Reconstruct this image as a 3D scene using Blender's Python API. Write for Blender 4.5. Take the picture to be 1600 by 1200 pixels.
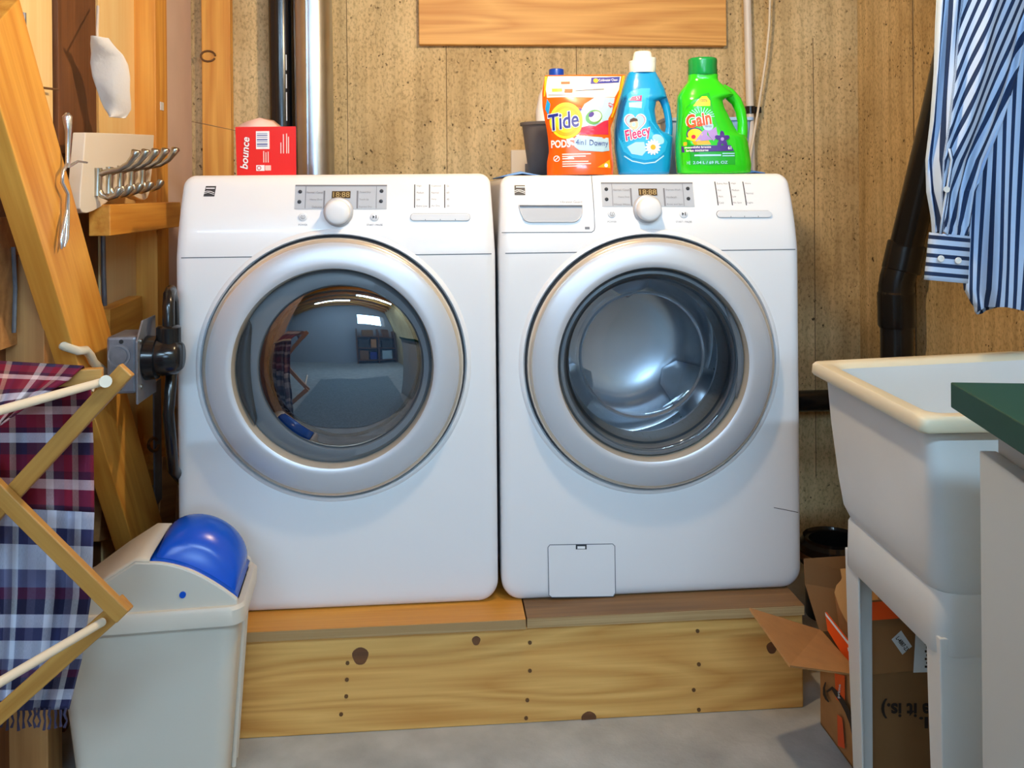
import bpy, bmesh, math, random
from mathutils import Vector, Matrix
random.seed(7)
for o in list(bpy.data.objects): bpy.data.objects.remove(o)
scn = bpy.context.scene
col = scn.collection
def rgb(r, g, b):
    f = lambda c: (c/255/12.92) if c/255 <= .04045 else ((c/255+.055)/1.055)**2.4
    return (f(r), f(g), f(b), 1)

# ------------------------------------------------------------------ camera
F = 1450.0; HX, HY = 800.0, 300.0; EYE = 1.145; ROLL = .009
cam_d = bpy.data.cameras.new('camera'); cam = bpy.data.objects.new('camera', cam_d); col.objects.link(cam)
cam_d.sensor_width = 36; cam_d.lens = F/1600*36; cam_d.shift_y = -(600-HY)/1600
cam_d.clip_start = .02
cam.matrix_world = Matrix.Translation((0, 0, EYE)) @ Matrix.Rotation(math.pi/2, 4, 'X') @ Matrix.Rotation(-ROLL, 4, 'Z')
scn.camera = cam
# ------------------------------------------------------------------ world, exposure
wd = bpy.data.worlds.new('world'); scn.world = wd; wd.use_nodes = True
wd.node_tree.nodes['Background'].inputs[0].default_value = (.62, .80, 1, 1)
wd.node_tree.nodes['Background'].inputs[1].default_value = 1.5
scn.view_settings.view_transform = 'Standard'; scn.view_settings.look = 'None'
scn.view_settings.gamma = 1; scn.view_settings.use_curve_mapping = False
scn.view_settings.exposure = -0.5
BULB = (.15, 1.68, 1.82); BULB_E = 1020.0       # bare bulb hanging over the machines
TUBE_E = 222.0                                   # fluorescent tubes further back in the room
WIN_W = 50.0
wl = bpy.data.lights.new('window_daylight', 'AREA'); wl.shape = 'RECTANGLE'; wl.size = .95; wl.size_y = .42
wl.energy = WIN_W; wl.color = (.42, .7, 1)
wlo = bpy.data.objects.new('window_daylight', wl); col.objects.link(wlo)
wlo.location = (.62, -3.12, 1.62); wlo.rotation_euler = (math.radians(90), 0, 0)

# ------------------------------------------------------------------ picture to place
TH = math.atan(5.65e-5*F); CT, ST = math.cos(TH), math.sin(TH)
EX = Vector((CT, ST, 0)); EY = Vector((-ST, CT, 0)); UP = Vector((0, 0, 1)); CAM = Vector((0, 0, EYE))
def ray(px, py):
    u, v = px-HX, HY-py; c, s = math.cos(ROLL), math.sin(ROLL)
    return Vector(((u*c+v*s)/F, 1, (-u*s+v*c)/F))
def P(px, py, D): return CAM + ray(px, py)*D
def PZ(px, py, z):
    d = ray(px, py); return CAM + d*((z-EYE)/d.z)
def PP(px, py, p, n):
    d = ray(px, py); return CAM + d*((p-CAM).dot(n)/d.dot(n))
def MW(x, y, z): return Vector((EX.x*x+EY.x*y, EX.y*x+EY.y*y, z))      # room frame, square with the back wall
XL, XR, YB = -.74, 1.386, 2.95                                        # left partition, right wall, back wall
def WL(px, py, off=0): return PP(px, py, MW(XL+off, 0, 0), EX)
def WB(px, py, off=0): return PP(px, py, MW(0, YB-off, 0), EY)
def WR(px, py, off=0): return PP(px, py, MW(XR-off, 0, 0), EX)
def room(p): return Vector((p.dot(EX), p.dot(EY), p.z))

# ------------------------------------------------------------------ materials
M = {}
def nm(name):
    m = bpy.data.materials.new(name); m.use_nodes = True; M[name] = m
    return m, m.node_tree.nodes, m.node_tree.links, m.node_tree.nodes['Principled BSDF']
def plain(name, c, rough=.5, metal=0, coat=0, bump=0, bscale=200, var=0, vscale=6, emit=0, spec=.5):
    m, N, L, b = nm(name)
    b.inputs['Base Color'].default_value = c; b.inputs['Roughness'].default_value = rough
    b.inputs['Metallic'].default_value = metal; b.inputs['Coat Weight'].default_value = coat
    b.inputs['Specular IOR Level'].default_value = spec
    if emit: b.inputs['Emission Color'].default_value = c; b.inputs['Emission Strength'].default_value = emit
    if var or bump:
        tc = N.new('ShaderNodeTexCoord')
    if var:
        n = N.new('ShaderNodeTexNoise'); n.inputs['Scale'].default_value = vscale; n.inputs['Detail'].default_value = 5
        L.new(tc.outputs['Object'], n.inputs['Vector'])
        r = N.new('ShaderNodeValToRGB'); r.color_ramp.elements[0].position = .3; r.color_ramp.elements[1].position = .7
        r.color_ramp.elements[0].color = tuple(v*(1-var) for v in c[:3])+(1,); r.color_ramp.elements[1].color = tuple(min(1, v*(1+var*.5)) for v in c[:3])+(1,)
        L.new(n.outputs[0], r.inputs[0]); L.new(r.outputs[0], b.inputs['Base Color'])
    if bump:
        n2 = N.new('ShaderNodeTexNoise'); n2.inputs['Scale'].default_value = bscale; n2.inputs['Detail'].default_value = 3
        L.new(tc.outputs['Object'], n2.inputs['Vector'])
        bp = N.new('ShaderNodeBump'); bp.inputs['Strength'].default_value = bump; bp.inputs['Distance'].default_value = .004
        L.new(n2.outputs[0], bp.inputs['Height']); L.new(bp.outputs[0], b.inputs['Normal'])
    return m
def wood(name, c1, c2, ring=9.0, rough=.55, knots=True, fine=1.0, contrast=1.0, kscale=2.2):
    """grain runs along the object's own x axis"""
    m, N, L, b = nm(name); b.inputs['Roughness'].default_value = rough
    tc = N.new('ShaderNodeTexCoord'); oi = N.new('ShaderNodeObjectInfo')
    add = N.new('ShaderNodeVectorMath'); add.operation = 'MULTIPLY_ADD'
    L.new(tc.outputs['Object'], add.inputs[0]); add.inputs[1].default_value = (1, 1, 1)
    sc = N.new('ShaderNodeVectorMath'); sc.operation = 'SCALE'; sc.inputs['Scale'].default_value = 13; sc.inputs[0].default_value = (1, .6, .3)
    L.new(oi.outputs['Random'], sc.inputs['Scale']); L.new(sc.outputs[0], add.inputs[2])
    mp = N.new('ShaderNodeMapping'); mp.inputs['Scale'].default_value = (.35, 3.2, 3.2); L.new(add.outputs[0], mp.inputs['Vector'])
    n1 = N.new('ShaderNodeTexNoise'); n1.inputs['Scale'].default_value = 2.6; n1.inputs['Detail'].default_value = 1.5; L.new(mp.outputs[0], n1.inputs['Vector'])
    mul = N.new('ShaderNodeMath'); mul.operation = 'MULTIPLY'; mul.inputs[1].default_value = ring; L.new(n1.outputs[0], mul.inputs[0])
    fr = N.new('ShaderNodeMath'); fr.operation = 'PINGPONG'; fr.inputs[1].default_value = .5; L.new(mul.outputs[0], fr.inputs[0])
    mp2 = N.new('ShaderNodeMapping'); mp2.inputs['Scale'].default_value = (3, 110*fine, 110*fine); L.new(add.outputs[0], mp2.inputs['Vector'])
    n2 = N.new('ShaderNodeTexNoise'); n2.inputs['Scale'].default_value = 1; n2.inputs['Detail'].default_value = 3; L.new(mp2.outputs[0], n2.inputs['Vector'])
    mx = N.new('ShaderNodeMath'); mx.operation = 'MULTIPLY_ADD'; mx.inputs[1].default_value = .9*contrast; mx.inputs[2].default_value = 0; L.new(fr.outputs[0], mx.inputs[0])
    ad = N.new('ShaderNodeMath'); ad.operation = 'MULTIPLY_ADD'; ad.inputs[1].default_value = .75*contrast; L.new(n2.outputs[0], ad.inputs[0]); L.new(mx.outputs[0], ad.inputs[2])
    r = N.new('ShaderNodeValToRGB'); r.color_ramp.elements[0].position = .2; r.color_ramp.elements[1].position = .95
    r.color_ramp.elements[0].color = c1; r.color_ramp.elements[1].color = c2; L.new(ad.outputs[0], r.inputs[0])
    out = r.outputs[0]
    if knots:
        mp3 = N.new('ShaderNodeMapping'); mp3.inputs['Scale'].default_value = (1.0, 1.6, 1.6); L.new(add.outputs[0], mp3.inputs['Vector'])
        vo = N.new('ShaderNodeTexVoronoi'); vo.inputs['Scale'].default_value = kscale; L.new(mp3.outputs[0], vo.inputs['Vector'])
        kr = N.new('ShaderNodeValToRGB'); kr.color_ramp.elements[0].position = .018; kr.color_ramp.elements[1].position = .06
        kr.color_ramp.elements[0].color = (1, 1, 1, 1); kr.color_ramp.elements[1].color = (0, 0, 0, 1); L.new(vo.outputs['Distance'], kr.inputs[0])
        mi = N.new('ShaderNodeMix'); mi.data_type = 'RGBA'; L.new(kr.outputs[0], mi.inputs[0]); L.new(out, mi.inputs[6]); mi.inputs[7].default_value = rgb(96, 52, 20)
        out = mi.outputs[2]
    L.new(out, b.inputs['Base Color'])
    bp = N.new('ShaderNodeBump'); bp.inputs['Strength'].default_value = .25; bp.inputs['Distance'].default_value = .002
    L.new(n2.outputs[0], bp.inputs['Height']); L.new(bp.outputs[0], b.inputs['Normal'])
    return m
def concrete(name, c1, c2, c3):
    m, N, L, b = nm(name); b.inputs['Roughness'].default_value = .85; b.inputs['Specular IOR Level'].default_value = .25
    tc = N.new('ShaderNodeTexCoord')
    def noise(scale, sv=(1, 1, 1), det=4, rough=.55):
        mp = N.new('ShaderNodeMapping'); mp.inputs['Scale'].default_value = sv; L.new(tc.outputs['Object'], mp.inputs['Vector'])
        n = N.new('ShaderNodeTexNoise'); n.inputs['Scale'].default_value = scale; n.inputs['Detail'].default_value = det; n.inputs['Roughness'].default_value = rough
        L.new(mp.outputs[0], n.inputs['Vector']); return n.outputs[0]
    def ramp(src, stops):
        r = N.new('ShaderNodeValToRGB'); e = r.color_ramp.elements
        while len(e) < len(stops): e.new(.5)
        for k, (p, c) in enumerate(stops): e[k].position = p; e[k].color = c
        L.new(src, r.inputs[0]); return r.outputs[0]
    def mix(f, a, bb, mode='MIX'):
        mi = N.new('ShaderNodeMix'); mi.data_type = 'RGBA'; mi.blend_type = mode
        if isinstance(f, float): mi.inputs[0].default_value = f
        else: L.new(f, mi.inputs[0])
        for s, i in ((a, 6), (bb, 7)):
            if isinstance(s, tuple): mi.inputs[i].default_value = s
            else: L.new(s, mi.inputs[i])
        return mi.outputs[2]
    base = ramp(noise(2.4, (1, 1, .7), 6, .62), [(.3, c1), (.5, c2), (.72, c3)])
    streak = ramp(noise(1.0, (34, 34, 1.3), 3), [(.32, (.72, .70, .66, 1)), (.62, (1.08, 1.07, 1.05, 1))])
    colr = mix(.75, base, streak, 'MULTIPLY')
    grit = ramp(noise(150, (1, 1, .6), 3), [(.34, (.62, .6, .56, 1)), (.52, (1, 1, 1, 1))])
    colr = mix(.8, colr, grit, 'MULTIPLY')
    # bug holes: sparse dark pits of several sizes
    def pits(scale, lo, hi, msk, mlo, mhi, sv=(1, 1, .7)):
        mp = N.new('ShaderNodeMapping'); mp.inputs['Scale'].default_value = sv
        nz = N.new('ShaderNodeTexNoise'); nz.inputs['Scale'].default_value = scale*1.7; L.new(tc.outputs['Object'], nz.inputs['Vector'])
        mad = N.new('ShaderNodeVectorMath'); mad.operation = 'MULTIPLY_ADD'; mad.inputs[1].default_value = (.9/scale,)*3
        L.new(nz.outputs['Color'], mad.inputs[0]); L.new(tc.outputs['Object'], mad.inputs[2]); L.new(mad.outputs[0], mp.inputs['Vector'])
        v = N.new('ShaderNodeTexVoronoi'); v.inputs['Scale'].default_value = scale; L.new(mp.outputs[0], v.inputs['Vector'])
        a = ramp(v.outputs['Distance'], [(lo, (1, 1, 1, 1)), (hi, (0, 0, 0, 1))])
        k = ramp(noise(msk, (1, 1, 1), 2), [(mlo, (0, 0, 0, 1)), (mhi, (1, 1, 1, 1))])
        return mix(1.0, a, k, 'MULTIPLY')
    p1 = pits(34, .08, .17, 5, .50, .62); p2 = pits(11, .05, .10, 3.1, .55, .60); p3 = pits(75, .10, .22, 7, .48, .60)
    pp = mix(1.0, mix(1.0, p1, p2, 'LIGHTEN'), p3, 'LIGHTEN')
    colr = mix(pp, colr, rgb(78, 60, 40))
    L.new(colr, b.inputs['Base Color'])
    inv = N.new('ShaderNodeMath'); inv.operation = 'MULTIPLY_ADD'; inv.inputs[1].default_value = -1.0; L.new(pp, inv.inputs[0]); L.new(noise(60), inv.inputs[2])
    bp = N.new('ShaderNodeBump'); bp.inputs['Strength'].default_value = .7; bp.inputs['Distance'].default_value = .004
    L.new(inv.outputs[0], bp.inputs['Height']); L.new(bp.outputs[0], b.inputs['Normal'])
    return m
def glass(name, tint, refl, rough=0.0, ior=1.45):
    m, N, L, b = nm(name); N.remove(b)
    out = N['Material Output']
    t = N.new('ShaderNodeBsdfTransparent'); t.inputs[0].default_value = tint
    g = N.new('ShaderNodeBsdfGlossy'); g.inputs['Roughness'].default_value = rough; g.inputs[0].default_value = (.95, .97, 1, 1)
    f = N.new('ShaderNodeFresnel'); f.inputs[0].default_value = ior
    a = N.new('ShaderNodeMath'); a.operation = 'ADD'; a.inputs[1].default_value = refl; a.use_clamp = True
    mx = N.new('ShaderNodeMixShader'); L.new(f.outputs[0], a.inputs[0]); L.new(a.outputs[0], mx.inputs[0])
    L.new(t.outputs[0], mx.inputs[1]); L.new(g.outputs[0], mx.inputs[2]); L.new(mx.outputs[0], out.inputs[0])
    return m
def emitter(name, c, e):
    m, N, L, b = nm(name); N.remove(b)
    em = N.new('ShaderNodeEmission'); em.inputs[0].default_value = c; em.inputs[1].default_value = e
    L.new(em.outputs[0], N['Material Output'].inputs[0]); return m
def banded(name, u_stops, v_stops, ucount, vcount, mixf=.5, rough=.9, weave=0.0, wscale=900):
    """cloth coloured by bands of its uv: warp across, weft down"""
    m, N, L, b = nm(name); b.inputs['Roughness'].default_value = rough; b.inputs['Specular IOR Level'].default_value = .15
    uv = N.new('ShaderNodeUVMap'); sp = N.new('ShaderNodeSeparateXYZ'); L.new(uv.outputs[0], sp.inputs[0])
    def band(src, count, stops):
        mu = N.new('ShaderNodeMath'); mu.operation = 'MULTIPLY'; mu.inputs[1].default_value = count; L.new(src, mu.inputs[0])
        fr = N.new('ShaderNodeMath'); fr.operation = 'FRACT'; L.new(mu.outputs[0], fr.inputs[0])
        r = N.new('ShaderNodeValToRGB'); r.color_ramp.interpolation = 'CONSTANT'; e = r.color_ramp.elements
        while len(e) < len(stops): e.new(.5)
        for k, (p, c) in enumerate(stops): e[k].position = p; e[k].color = c
        L.new(fr.outputs[0], r.inputs[0]); return r.outputs[0]
    a = band(sp.outputs[0], ucount, u_stops)
    if v_stops:
        c = band(sp.outputs[1], vcount, v_stops)
        mi = N.new('ShaderNodeMix'); mi.data_type = 'RGBA'; L.new(a, mi.inputs[6]); L.new(c, mi.inputs[7])
        if weave:
            nz = N.new('ShaderNodeTexNoise'); nz.inputs['Scale'].default_value = wscale; nz.inputs['Detail'].default_value = 2
            mp = N.new('ShaderNodeMapping'); mp.inputs['Scale'].default_value = (1, .12, 1); L.new(uv.outputs[0], mp.inputs['Vector']); L.new(mp.outputs[0], nz.inputs['Vector'])
            ma = N.new('ShaderNodeMath'); ma.operation = 'MULTIPLY_ADD'; ma.inputs[1].default_value = weave; ma.inputs[2].default_value = mixf-weave*.5
            ma.use_clamp = True; L.new(nz.outputs[0], ma.inputs[0]); L.new(ma.outputs[0], mi.inputs[0])
        else: mi.inputs[0].default_value = mixf
        a = mi.outputs[2]
    L.new(a, b.inputs['Base Color']); return m

concrete('concrete', rgb(184, 156, 108), rgb(214, 188, 140), rgb(228, 206, 160))
plain('floor_concrete', rgb(176, 178, 176), .8, var=.25, vscale=9, bump=.3, bscale=90)
plain('ceiling_paint', rgb(150, 128, 100), .8)
plain('room_white', rgb(168, 176, 186), .8)
plain('rug_pile', rgb(132, 144, 150), .95, var=.6, vscale=55)
wood('stud_wood', rgb(242, 182, 82), rgb(208, 134, 44), ring=7, rough=.5, kscale=1.7)
wood('old_wood', rgb(196, 146, 88), rgb(156, 106, 58), ring=6, rough=.6)
wood('dark_and_shaded_wood', rgb(126, 78, 40), rgb(92, 54, 26), ring=5, rough=.6, knots=False)
wood('sheathing', rgb(250, 224, 166), rgb(240, 200, 132), ring=3, rough=.6, knots=False, contrast=.8)
wood('pine', rgb(238, 186, 106), rgb(204, 142, 66), ring=11, rough=.55, knots=False)
wood('ply_top', rgb(222, 158, 60), rgb(190, 122, 38), ring=4, rough=.5, knots=False)
wood('ply_worn', rgb(140, 104, 62), rgb(98, 70, 42), ring=4, rough=.6, knots=False)
wood('ply_edge', rgb(226, 200, 150), rgb(168, 134, 88), ring=1, rough=.7, knots=False, fine=3.5, contrast=1.3)
wood('rack_wood', rgb(216, 164, 84), rgb(176, 120, 48), ring=5, rough=.5, knots=False)
plain('dowel_white', rgb(238, 226, 204), .5)
plain('drywall', rgb(226, 200, 186), .75, var=.06)
plain('paper_tan', rgb(214, 178, 122), .8, var=.15)
plain('enamel', rgb(236, 236, 238), .3, coat=.08)
plain('enamel_side', rgb(222, 222, 224), .3)
plain('seam_dark', rgb(96, 104, 114), .6)
plain('gap_dark', rgb(34, 42, 52), .45)
plain('silver', rgb(206, 208, 214), .34, metal=.3)
plain('silver_lip', rgb(222, 212, 196), .25, metal=.5)
plain('panel_grey', rgb(178, 184, 194), .45)
plain('print_grey', rgb(120, 122, 130), .6)
plain('print_dark', rgb(52, 50, 52), .5)
plain('lcd', rgb(84, 66, 40), .25)
plain('lcd_digit', rgb(176, 150, 96), .4)
plain('steel', rgb(206, 212, 220), .24, metal=.85)
plain('steel_brushed', rgb(204, 210, 218), .34, metal=.7)
plain('rubber', rgb(96, 104, 112), .45)
plain('rubber_dark', rgb(44, 50, 56), .4)
plain('drum_dark', rgb(70, 84, 100), .4, metal=.4)
plain('hole_dark', rgb(22, 26, 30), .6)
glass('door_glass', (.93, .96, .98, 1), .02)
glass('dryer_glass', (.34, .40, .46, 1), .24)
plain('abs_black', rgb(24, 24, 26), .2)
plain('duct', rgb(186, 190, 194), .3, metal=1, var=.12, vscale=14)
plain('galvanised', rgb(128, 132, 142), .4, metal=.45, var=.22, vscale=40)
plain('nickel', rgb(176, 170, 158), .3, metal=1)
plain('pvc_white', rgb(222, 214, 202), .4)
plain('white_paint', rgb(232, 224, 210), .45)
plain('sink_plastic', rgb(220, 223, 223), .38, var=.05, vscale=5)
plain('sink_rim', rgb(226, 216, 188), .35)
plain('cabinet_white', rgb(198, 208, 212), .5)
plain('counter_green', rgb(14, 66, 44), .5, spec=.3)
plain('bin_beige', rgb(214, 206, 192), .4)
plain('bin_blue', rgb(8, 82, 200), .25)
plain('card', rgb(182, 128, 74), .85, var=.1, vscale=30)
plain('card_light', rgb(206, 158, 98), .85)
plain('card_dark', rgb(136, 98, 58), .85, var=.1)
plain('orange', rgb(236, 84, 16), .5)
plain('ink', rgb(38, 26, 20), .7)
plain('label_white', rgb(222, 228, 232), .5)
plain('red_box', rgb(228, 28, 14), .3)
plain('red_deep', rgb(196, 18, 18), .4)
plain('white', rgb(244, 244, 244), .4)
plain('pale_pink', rgb(246, 206, 196), .7)
plain('barcode_blue', rgb(120, 128, 176), .5)
plain('bottle_blue', rgb(22, 152, 214), .22, coat=.3)
plain('label_blue', rgb(40, 176, 232), .3)
plain('sky_pale', rgb(168, 220, 242), .4)
plain('cap_white', rgb(248, 246, 238), .3)
plain('bottle_green', rgb(46, 206, 26), .2, coat=.3)
plain('green_deep', rgb(24, 168, 34), .3)
plain('cap_green', rgb(10, 140, 62), .22)
plain('yellow', rgb(250, 220, 30), .4)
plain('gold', rgb(250, 176, 20), .4)
plain('purple', rgb(70, 30, 130), .4)
plain('lilac', rgb(172, 140, 206), .4)
plain('magenta', rgb(206, 24, 110), .4)
plain('navy', rgb(28, 40, 140), .4)
plain('fringe_yarn', rgb(58, 52, 78), .9)
plain('form_line', rgb(118, 98, 68), .9)
plain('skin', rgb(240, 196, 168), .5)
plain('hair', rgb(84, 52, 36), .6)
plain('bag_orange', rgb(244, 96, 12), .22, coat=.5)
plain('bag_cream', rgb(250, 232, 214), .22, coat=.5)
plain('bag_sky', rgb(178, 210, 226), .25, coat=.5)
plain('bag_red', rgb(212, 44, 74), .25)
plain('leaf_green', rgb(96, 160, 60), .3)
plain('pot_grey', rgb(98, 94, 94), .45)
plain('pail_blue', rgb(168, 200, 236), .4)
plain('cloth_blue', rgb(120, 164, 222), .9)
plain('cap_blue', rgb(14, 74, 190), .3)
plain('hat_cloth', rgb(226, 220, 214), .9, bump=.3, bscale=60)
plain('cable_white', rgb(226, 214, 190), .45)
plain('rust', rgb(120, 84, 50), .6, metal=.5)
plain('button_pearl', rgb(226, 226, 222), .2)
banded('shirt_cloth', [(0, rgb(176, 198, 228)), (.56, rgb(36, 52, 84))], None, 1, 1)
banded('plaid', [(0, rgb(120, 60, 70)), (.14, rgb(214, 210, 214)), (.26, rgb(56, 56, 86)), (.42, rgb(128, 34, 52)), (.56, rgb(190, 170, 160)), (.66, rgb(60, 42, 74)), (.84, rgb(110, 40, 60))],
       [(0, rgb(120, 24, 46)), (.2, rgb(70, 16, 34)), (.3, rgb(206, 172, 176)), (.42, rgb(128, 26, 48)), (.62, rgb(60, 24, 52)), (.7, rgb(196, 196, 214)), (.85, rgb(40, 34, 60))], 1.9, 4.0, .66, weave=.7)
banded('plaid_blue', [(0, rgb(60, 66, 100)), (.16, rgb(206, 206, 220)), (.3, rgb(40, 42, 74)), (.48, rgb(110, 110, 140)), (.6, rgb(216, 214, 220)), (.7, rgb(44, 40, 70)), (.86, rgb(90, 90, 120))],
       [(0, rgb(200, 204, 222)), (.22, rgb(96, 98, 130)), (.38, rgb(84, 22, 48)), (.5, rgb(30, 26, 46)), (.68, rgb(196, 196, 214)), (.84, rgb(52, 52, 88))], 1.9, 4.0, .6, weave=.7)
emitter('bulb_glow', (1, .74, .45, 1), BULB_E)
emitter('tube_glow', (.48, .75, 1, 1), TUBE_E)

# ------------------------------------------------------------------ object helpers
def wm(o):
    m = o.matrix_basis.copy()
    return wm(o.parent) @ m if o.parent else m
def tag(o, label=None, cat=None, group=None, kind=None):
    if label: o['label'] = label
    if cat: o['category'] = cat
    if group: o['group'] = group
    if kind: o['kind'] = kind
    return o
def thing(name, label, cat, loc=(0, 0, 0), rz=0, group=None):
    o = bpy.data.objects.new(name, None); col.objects.link(o); o.location = loc; o.rotation_euler = (0, 0, rz)
    o.empty_display_size = .05
    o.matrix_basis = Matrix.Translation(loc) @ Matrix.Rotation(rz, 4, 'Z')
    return tag(o, label, cat, group)
class MB:
    def __init__(s): s.v = []; s.f = []; s.uv = None
    def add(s, vs, fs):
        n = len(s.v); s.v += [Vector(v) for v in vs]; s.f += [tuple(i+n for i in f) for f in fs]; return s
    def box(s, c, size, ax=None):
        ax = ax or (Vector((1, 0, 0)), Vector((0, 1, 0)), Vector((0, 0, 1))); c = Vector(c); vs = []
        for k in (-.5, .5):
            for j in (-.5, .5):
                for i in (-.5, .5): vs.append(c+ax[0]*i*size[0]+ax[1]*j*size[1]+ax[2]*k*size[2])
        return s.add(vs, [(0, 2, 3, 1), (4, 5, 7, 6), (0, 1, 5, 4), (2, 6, 7, 3), (0, 4, 6, 2), (1, 3, 7, 5)])
    def rbox(s, x0, x1, y0, y1, z0, z1):     # box in the room frame
        return s.box(MW((x0+x1)/2, (y0+y1)/2, (z0+z1)/2), (x1-x0, y1-y0, z1-z0), (EX, EY, UP))
    def loft(s, rings, c0=False, c1=False, closed=True):
        n = len(rings[0]); b = len(s.v)
        for r in rings: s.v += [Vector(p) for p in r]
        for k in range(len(rings)-1):
            for i in range(n if closed else n-1):
                j = (i+1) % n; s.f.append((b+k*n+i, b+k*n+j, b+(k+1)*n+j, b+(k+1)*n+i))
        if c0: s.f.append(tuple(b+i for i in range(n))[::-1])
        if c1: s.f.append(tuple(b+(len(rings)-1)*n+i for i in range(n)))
        return s
    def prism(s, poly, vec):
        poly = [Vector(p) for p in poly]; return s.loft([poly, [p+Vector(vec) for p in poly]], True, True)
    def tube(s, path, r, n=10, cap=True):
        path = [Vector(p) for p in path]; rs = r if isinstance(r, (list, tuple)) else [r]*len(path); rings = []
        t0 = (path[1]-path[0]).normalized(); a = t0.orthogonal().normalized()
        for i, p in enumerate(path):
            t = (path[min(i+1, len(path)-1)]-path[max(i-1, 0)]).normalized()
            a = (a-t*a.dot(t)).normalized(); b = t.cross(a)
            rings.append([p+(a*math.cos(k*2*math.pi/n)+b*math.sin(k*2*math.pi/n))*rs[i] for k in range(n)])
        return s.loft(rings, cap, cap)
    def lathe_y(s, prof, cx, cz, n=96, c1=False):          # profile (r, y) about an axis along local y
        return s.loft([[(cx+r*math.cos(2*math.pi*k/n), y, cz+r*math.sin(2*math.pi*k/n)) for k in range(n)] for r, y in prof], False, c1)
    def lathe_z(s, prof, c, n=40, c0=True, c1=True):
        c = Vector(c)
        return s.loft([[c+Vector((r*math.cos(2*math.pi*k/n), r*math.sin(2*math.pi*k/n), z)) for k in range(n)] for r, z in prof], c0, c1)
    def grid(s, rows):
        b = len(s.v); n = len(rows[0])
        for r in rows: s.v += [Vector(p) for p in r]
        for k in range(len(rows)-1):
            for i in range(n-1): s.f.append((b+k*n+i, b+k*n+i+1, b+(k+1)*n+i+1, b+(k+1)*n+i))
        return s
    def build(s, name, m, parent=None, local=False, smooth=None, bevel=0, kind=None, uv=None, solid=0):
        me = bpy.data.meshes.new(name); vs = s.v
        o = bpy.data.objects.new(name, me); col.objects.link(o)
        if parent: o.parent = parent
        if not local:
            if parent: inv = wm(parent).inverted(); vs = [inv @ v for v in vs]
            else:
                lo = Vector([min(v[i] for v in vs) for i in range(3)]); hi = Vector([max(v[i] for v in vs) for i in range(3)])
                c = Vector(((lo.x+hi.x)/2, (lo.y+hi.y)/2, lo.z)); o.location = c; o.matrix_basis = Matrix.Translation(c); vs = [v-c for v in vs]
        me.from_pydata([tuple(v) for v in vs], [], s.f); me.materials.append(M[m])
        bm = bmesh.new(); bm.from_mesh(me); bmesh.ops.recalc_face_normals(bm, faces=bm.faces); bm.to_mesh(me); bm.free()
        if uv:
            ul = me.uv_layers.new(name='UVMap')
            for l in me.loops: ul.data[l.index].uv = uv[l.vertex_index]
        if smooth is not None:
            for p in me.polygons: p.use_smooth = True
            me.set_sharp_from_angle(angle=math.radians(smooth))
        if solid:
            md = o.modifiers.new('thickness', 'SOLIDIFY'); md.thickness = solid; md.offset = 0
        if bevel:
            md = o.modifiers.new('bevel', 'BEVEL'); md.width = bevel; md.segments = 2; md.limit_method = 'ANGLE'; md.angle_limit = math.radians(40)
        if kind: o['kind'] = kind
        return o
def board(name, p0, p1, wdir, w, t, m, parent=None, bevel=.002, label=None):
    """a plank from p0 to p1 (centre line); its own x axis runs with the grain"""
    p0, p1 = Vector(p0), Vector(p1); X = (p1-p0); ln = X.length; X.normalize()
    Y = Vector(wdir); Y = (Y-X*Y.dot(X)).normalized(); Z = X.cross(Y)
    R = Matrix((X, Y, Z)).transposed().to_4x4(); R.translation = (p0+p1)/2
    me = bpy.data.meshes.new(name); b = MB().box((0, 0, 0), (ln, w, t))
    me.from_pydata([tuple(v) for v in b.v], [], b.f); me.materials.append(M[m])
    o = bpy.data.objects.new(name, me); col.objects.link(o)
    if parent: o.parent = parent; o.matrix_basis = wm(parent).inverted() @ R
    else: o.matrix_basis = R
    if bevel:
        md = o.modifiers.new('bevel', 'BEVEL'); md.width = bevel; md.segments = 2
    if label: o['label'] = label
    return o
def rboard(name, x0, x1, y0, y1, z0, z1, grain, m, parent=None, bevel=.002):
    c = MW((x0+x1)/2, (y0+y1)/2, (z0+z1)/2); sz = {'x': x1-x0, 'y': y1-y0, 'z': z1-z0}; ax = {'x': EX, 'y': EY, 'z': UP}
    o1, o2 = [k for k in 'xyz' if k != grain]
    return board(name, c-ax[grain]*sz[grain]/2, c+ax[grain]*sz[grain]/2, ax[o1], sz[o1], sz[o2], m, parent, bevel)
_tc = {}
def text_mesh(s, shear=0, bold=0):
    k = (s, shear, bold)
    if k in _tc: return _tc[k]
    cu = bpy.data.curves.new('t', 'FONT'); cu.body = s; cu.shear = shear; cu.offset = bold; cu.resolution_u = 3; cu.fill_mode = 'FRONT'
    ob = bpy.data.objects.new('t', cu); col.objects.link(ob)
    me = ob.to_mesh(); vs = [(v.co.x, v.co.y) for v in me.vertices]; fs = [tuple(p.vertices) for p in me.polygons]
    ob.to_mesh_clear(); bpy.data.objects.remove(ob); bpy.data.curves.remove(cu)
    x0, x1 = min(v[0] for v in vs), max(v[0] for v in vs); y0, y1 = min(v[1] for v in vs), max(v[1] for v in vs)
    vs = [((x-(x0+x1)/2)/(x1-x0), (y-(y0+y1)/2)/(y1-y0)) for x, y in vs]
    _tc[k] = (vs, fs); return _tc[k]
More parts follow.
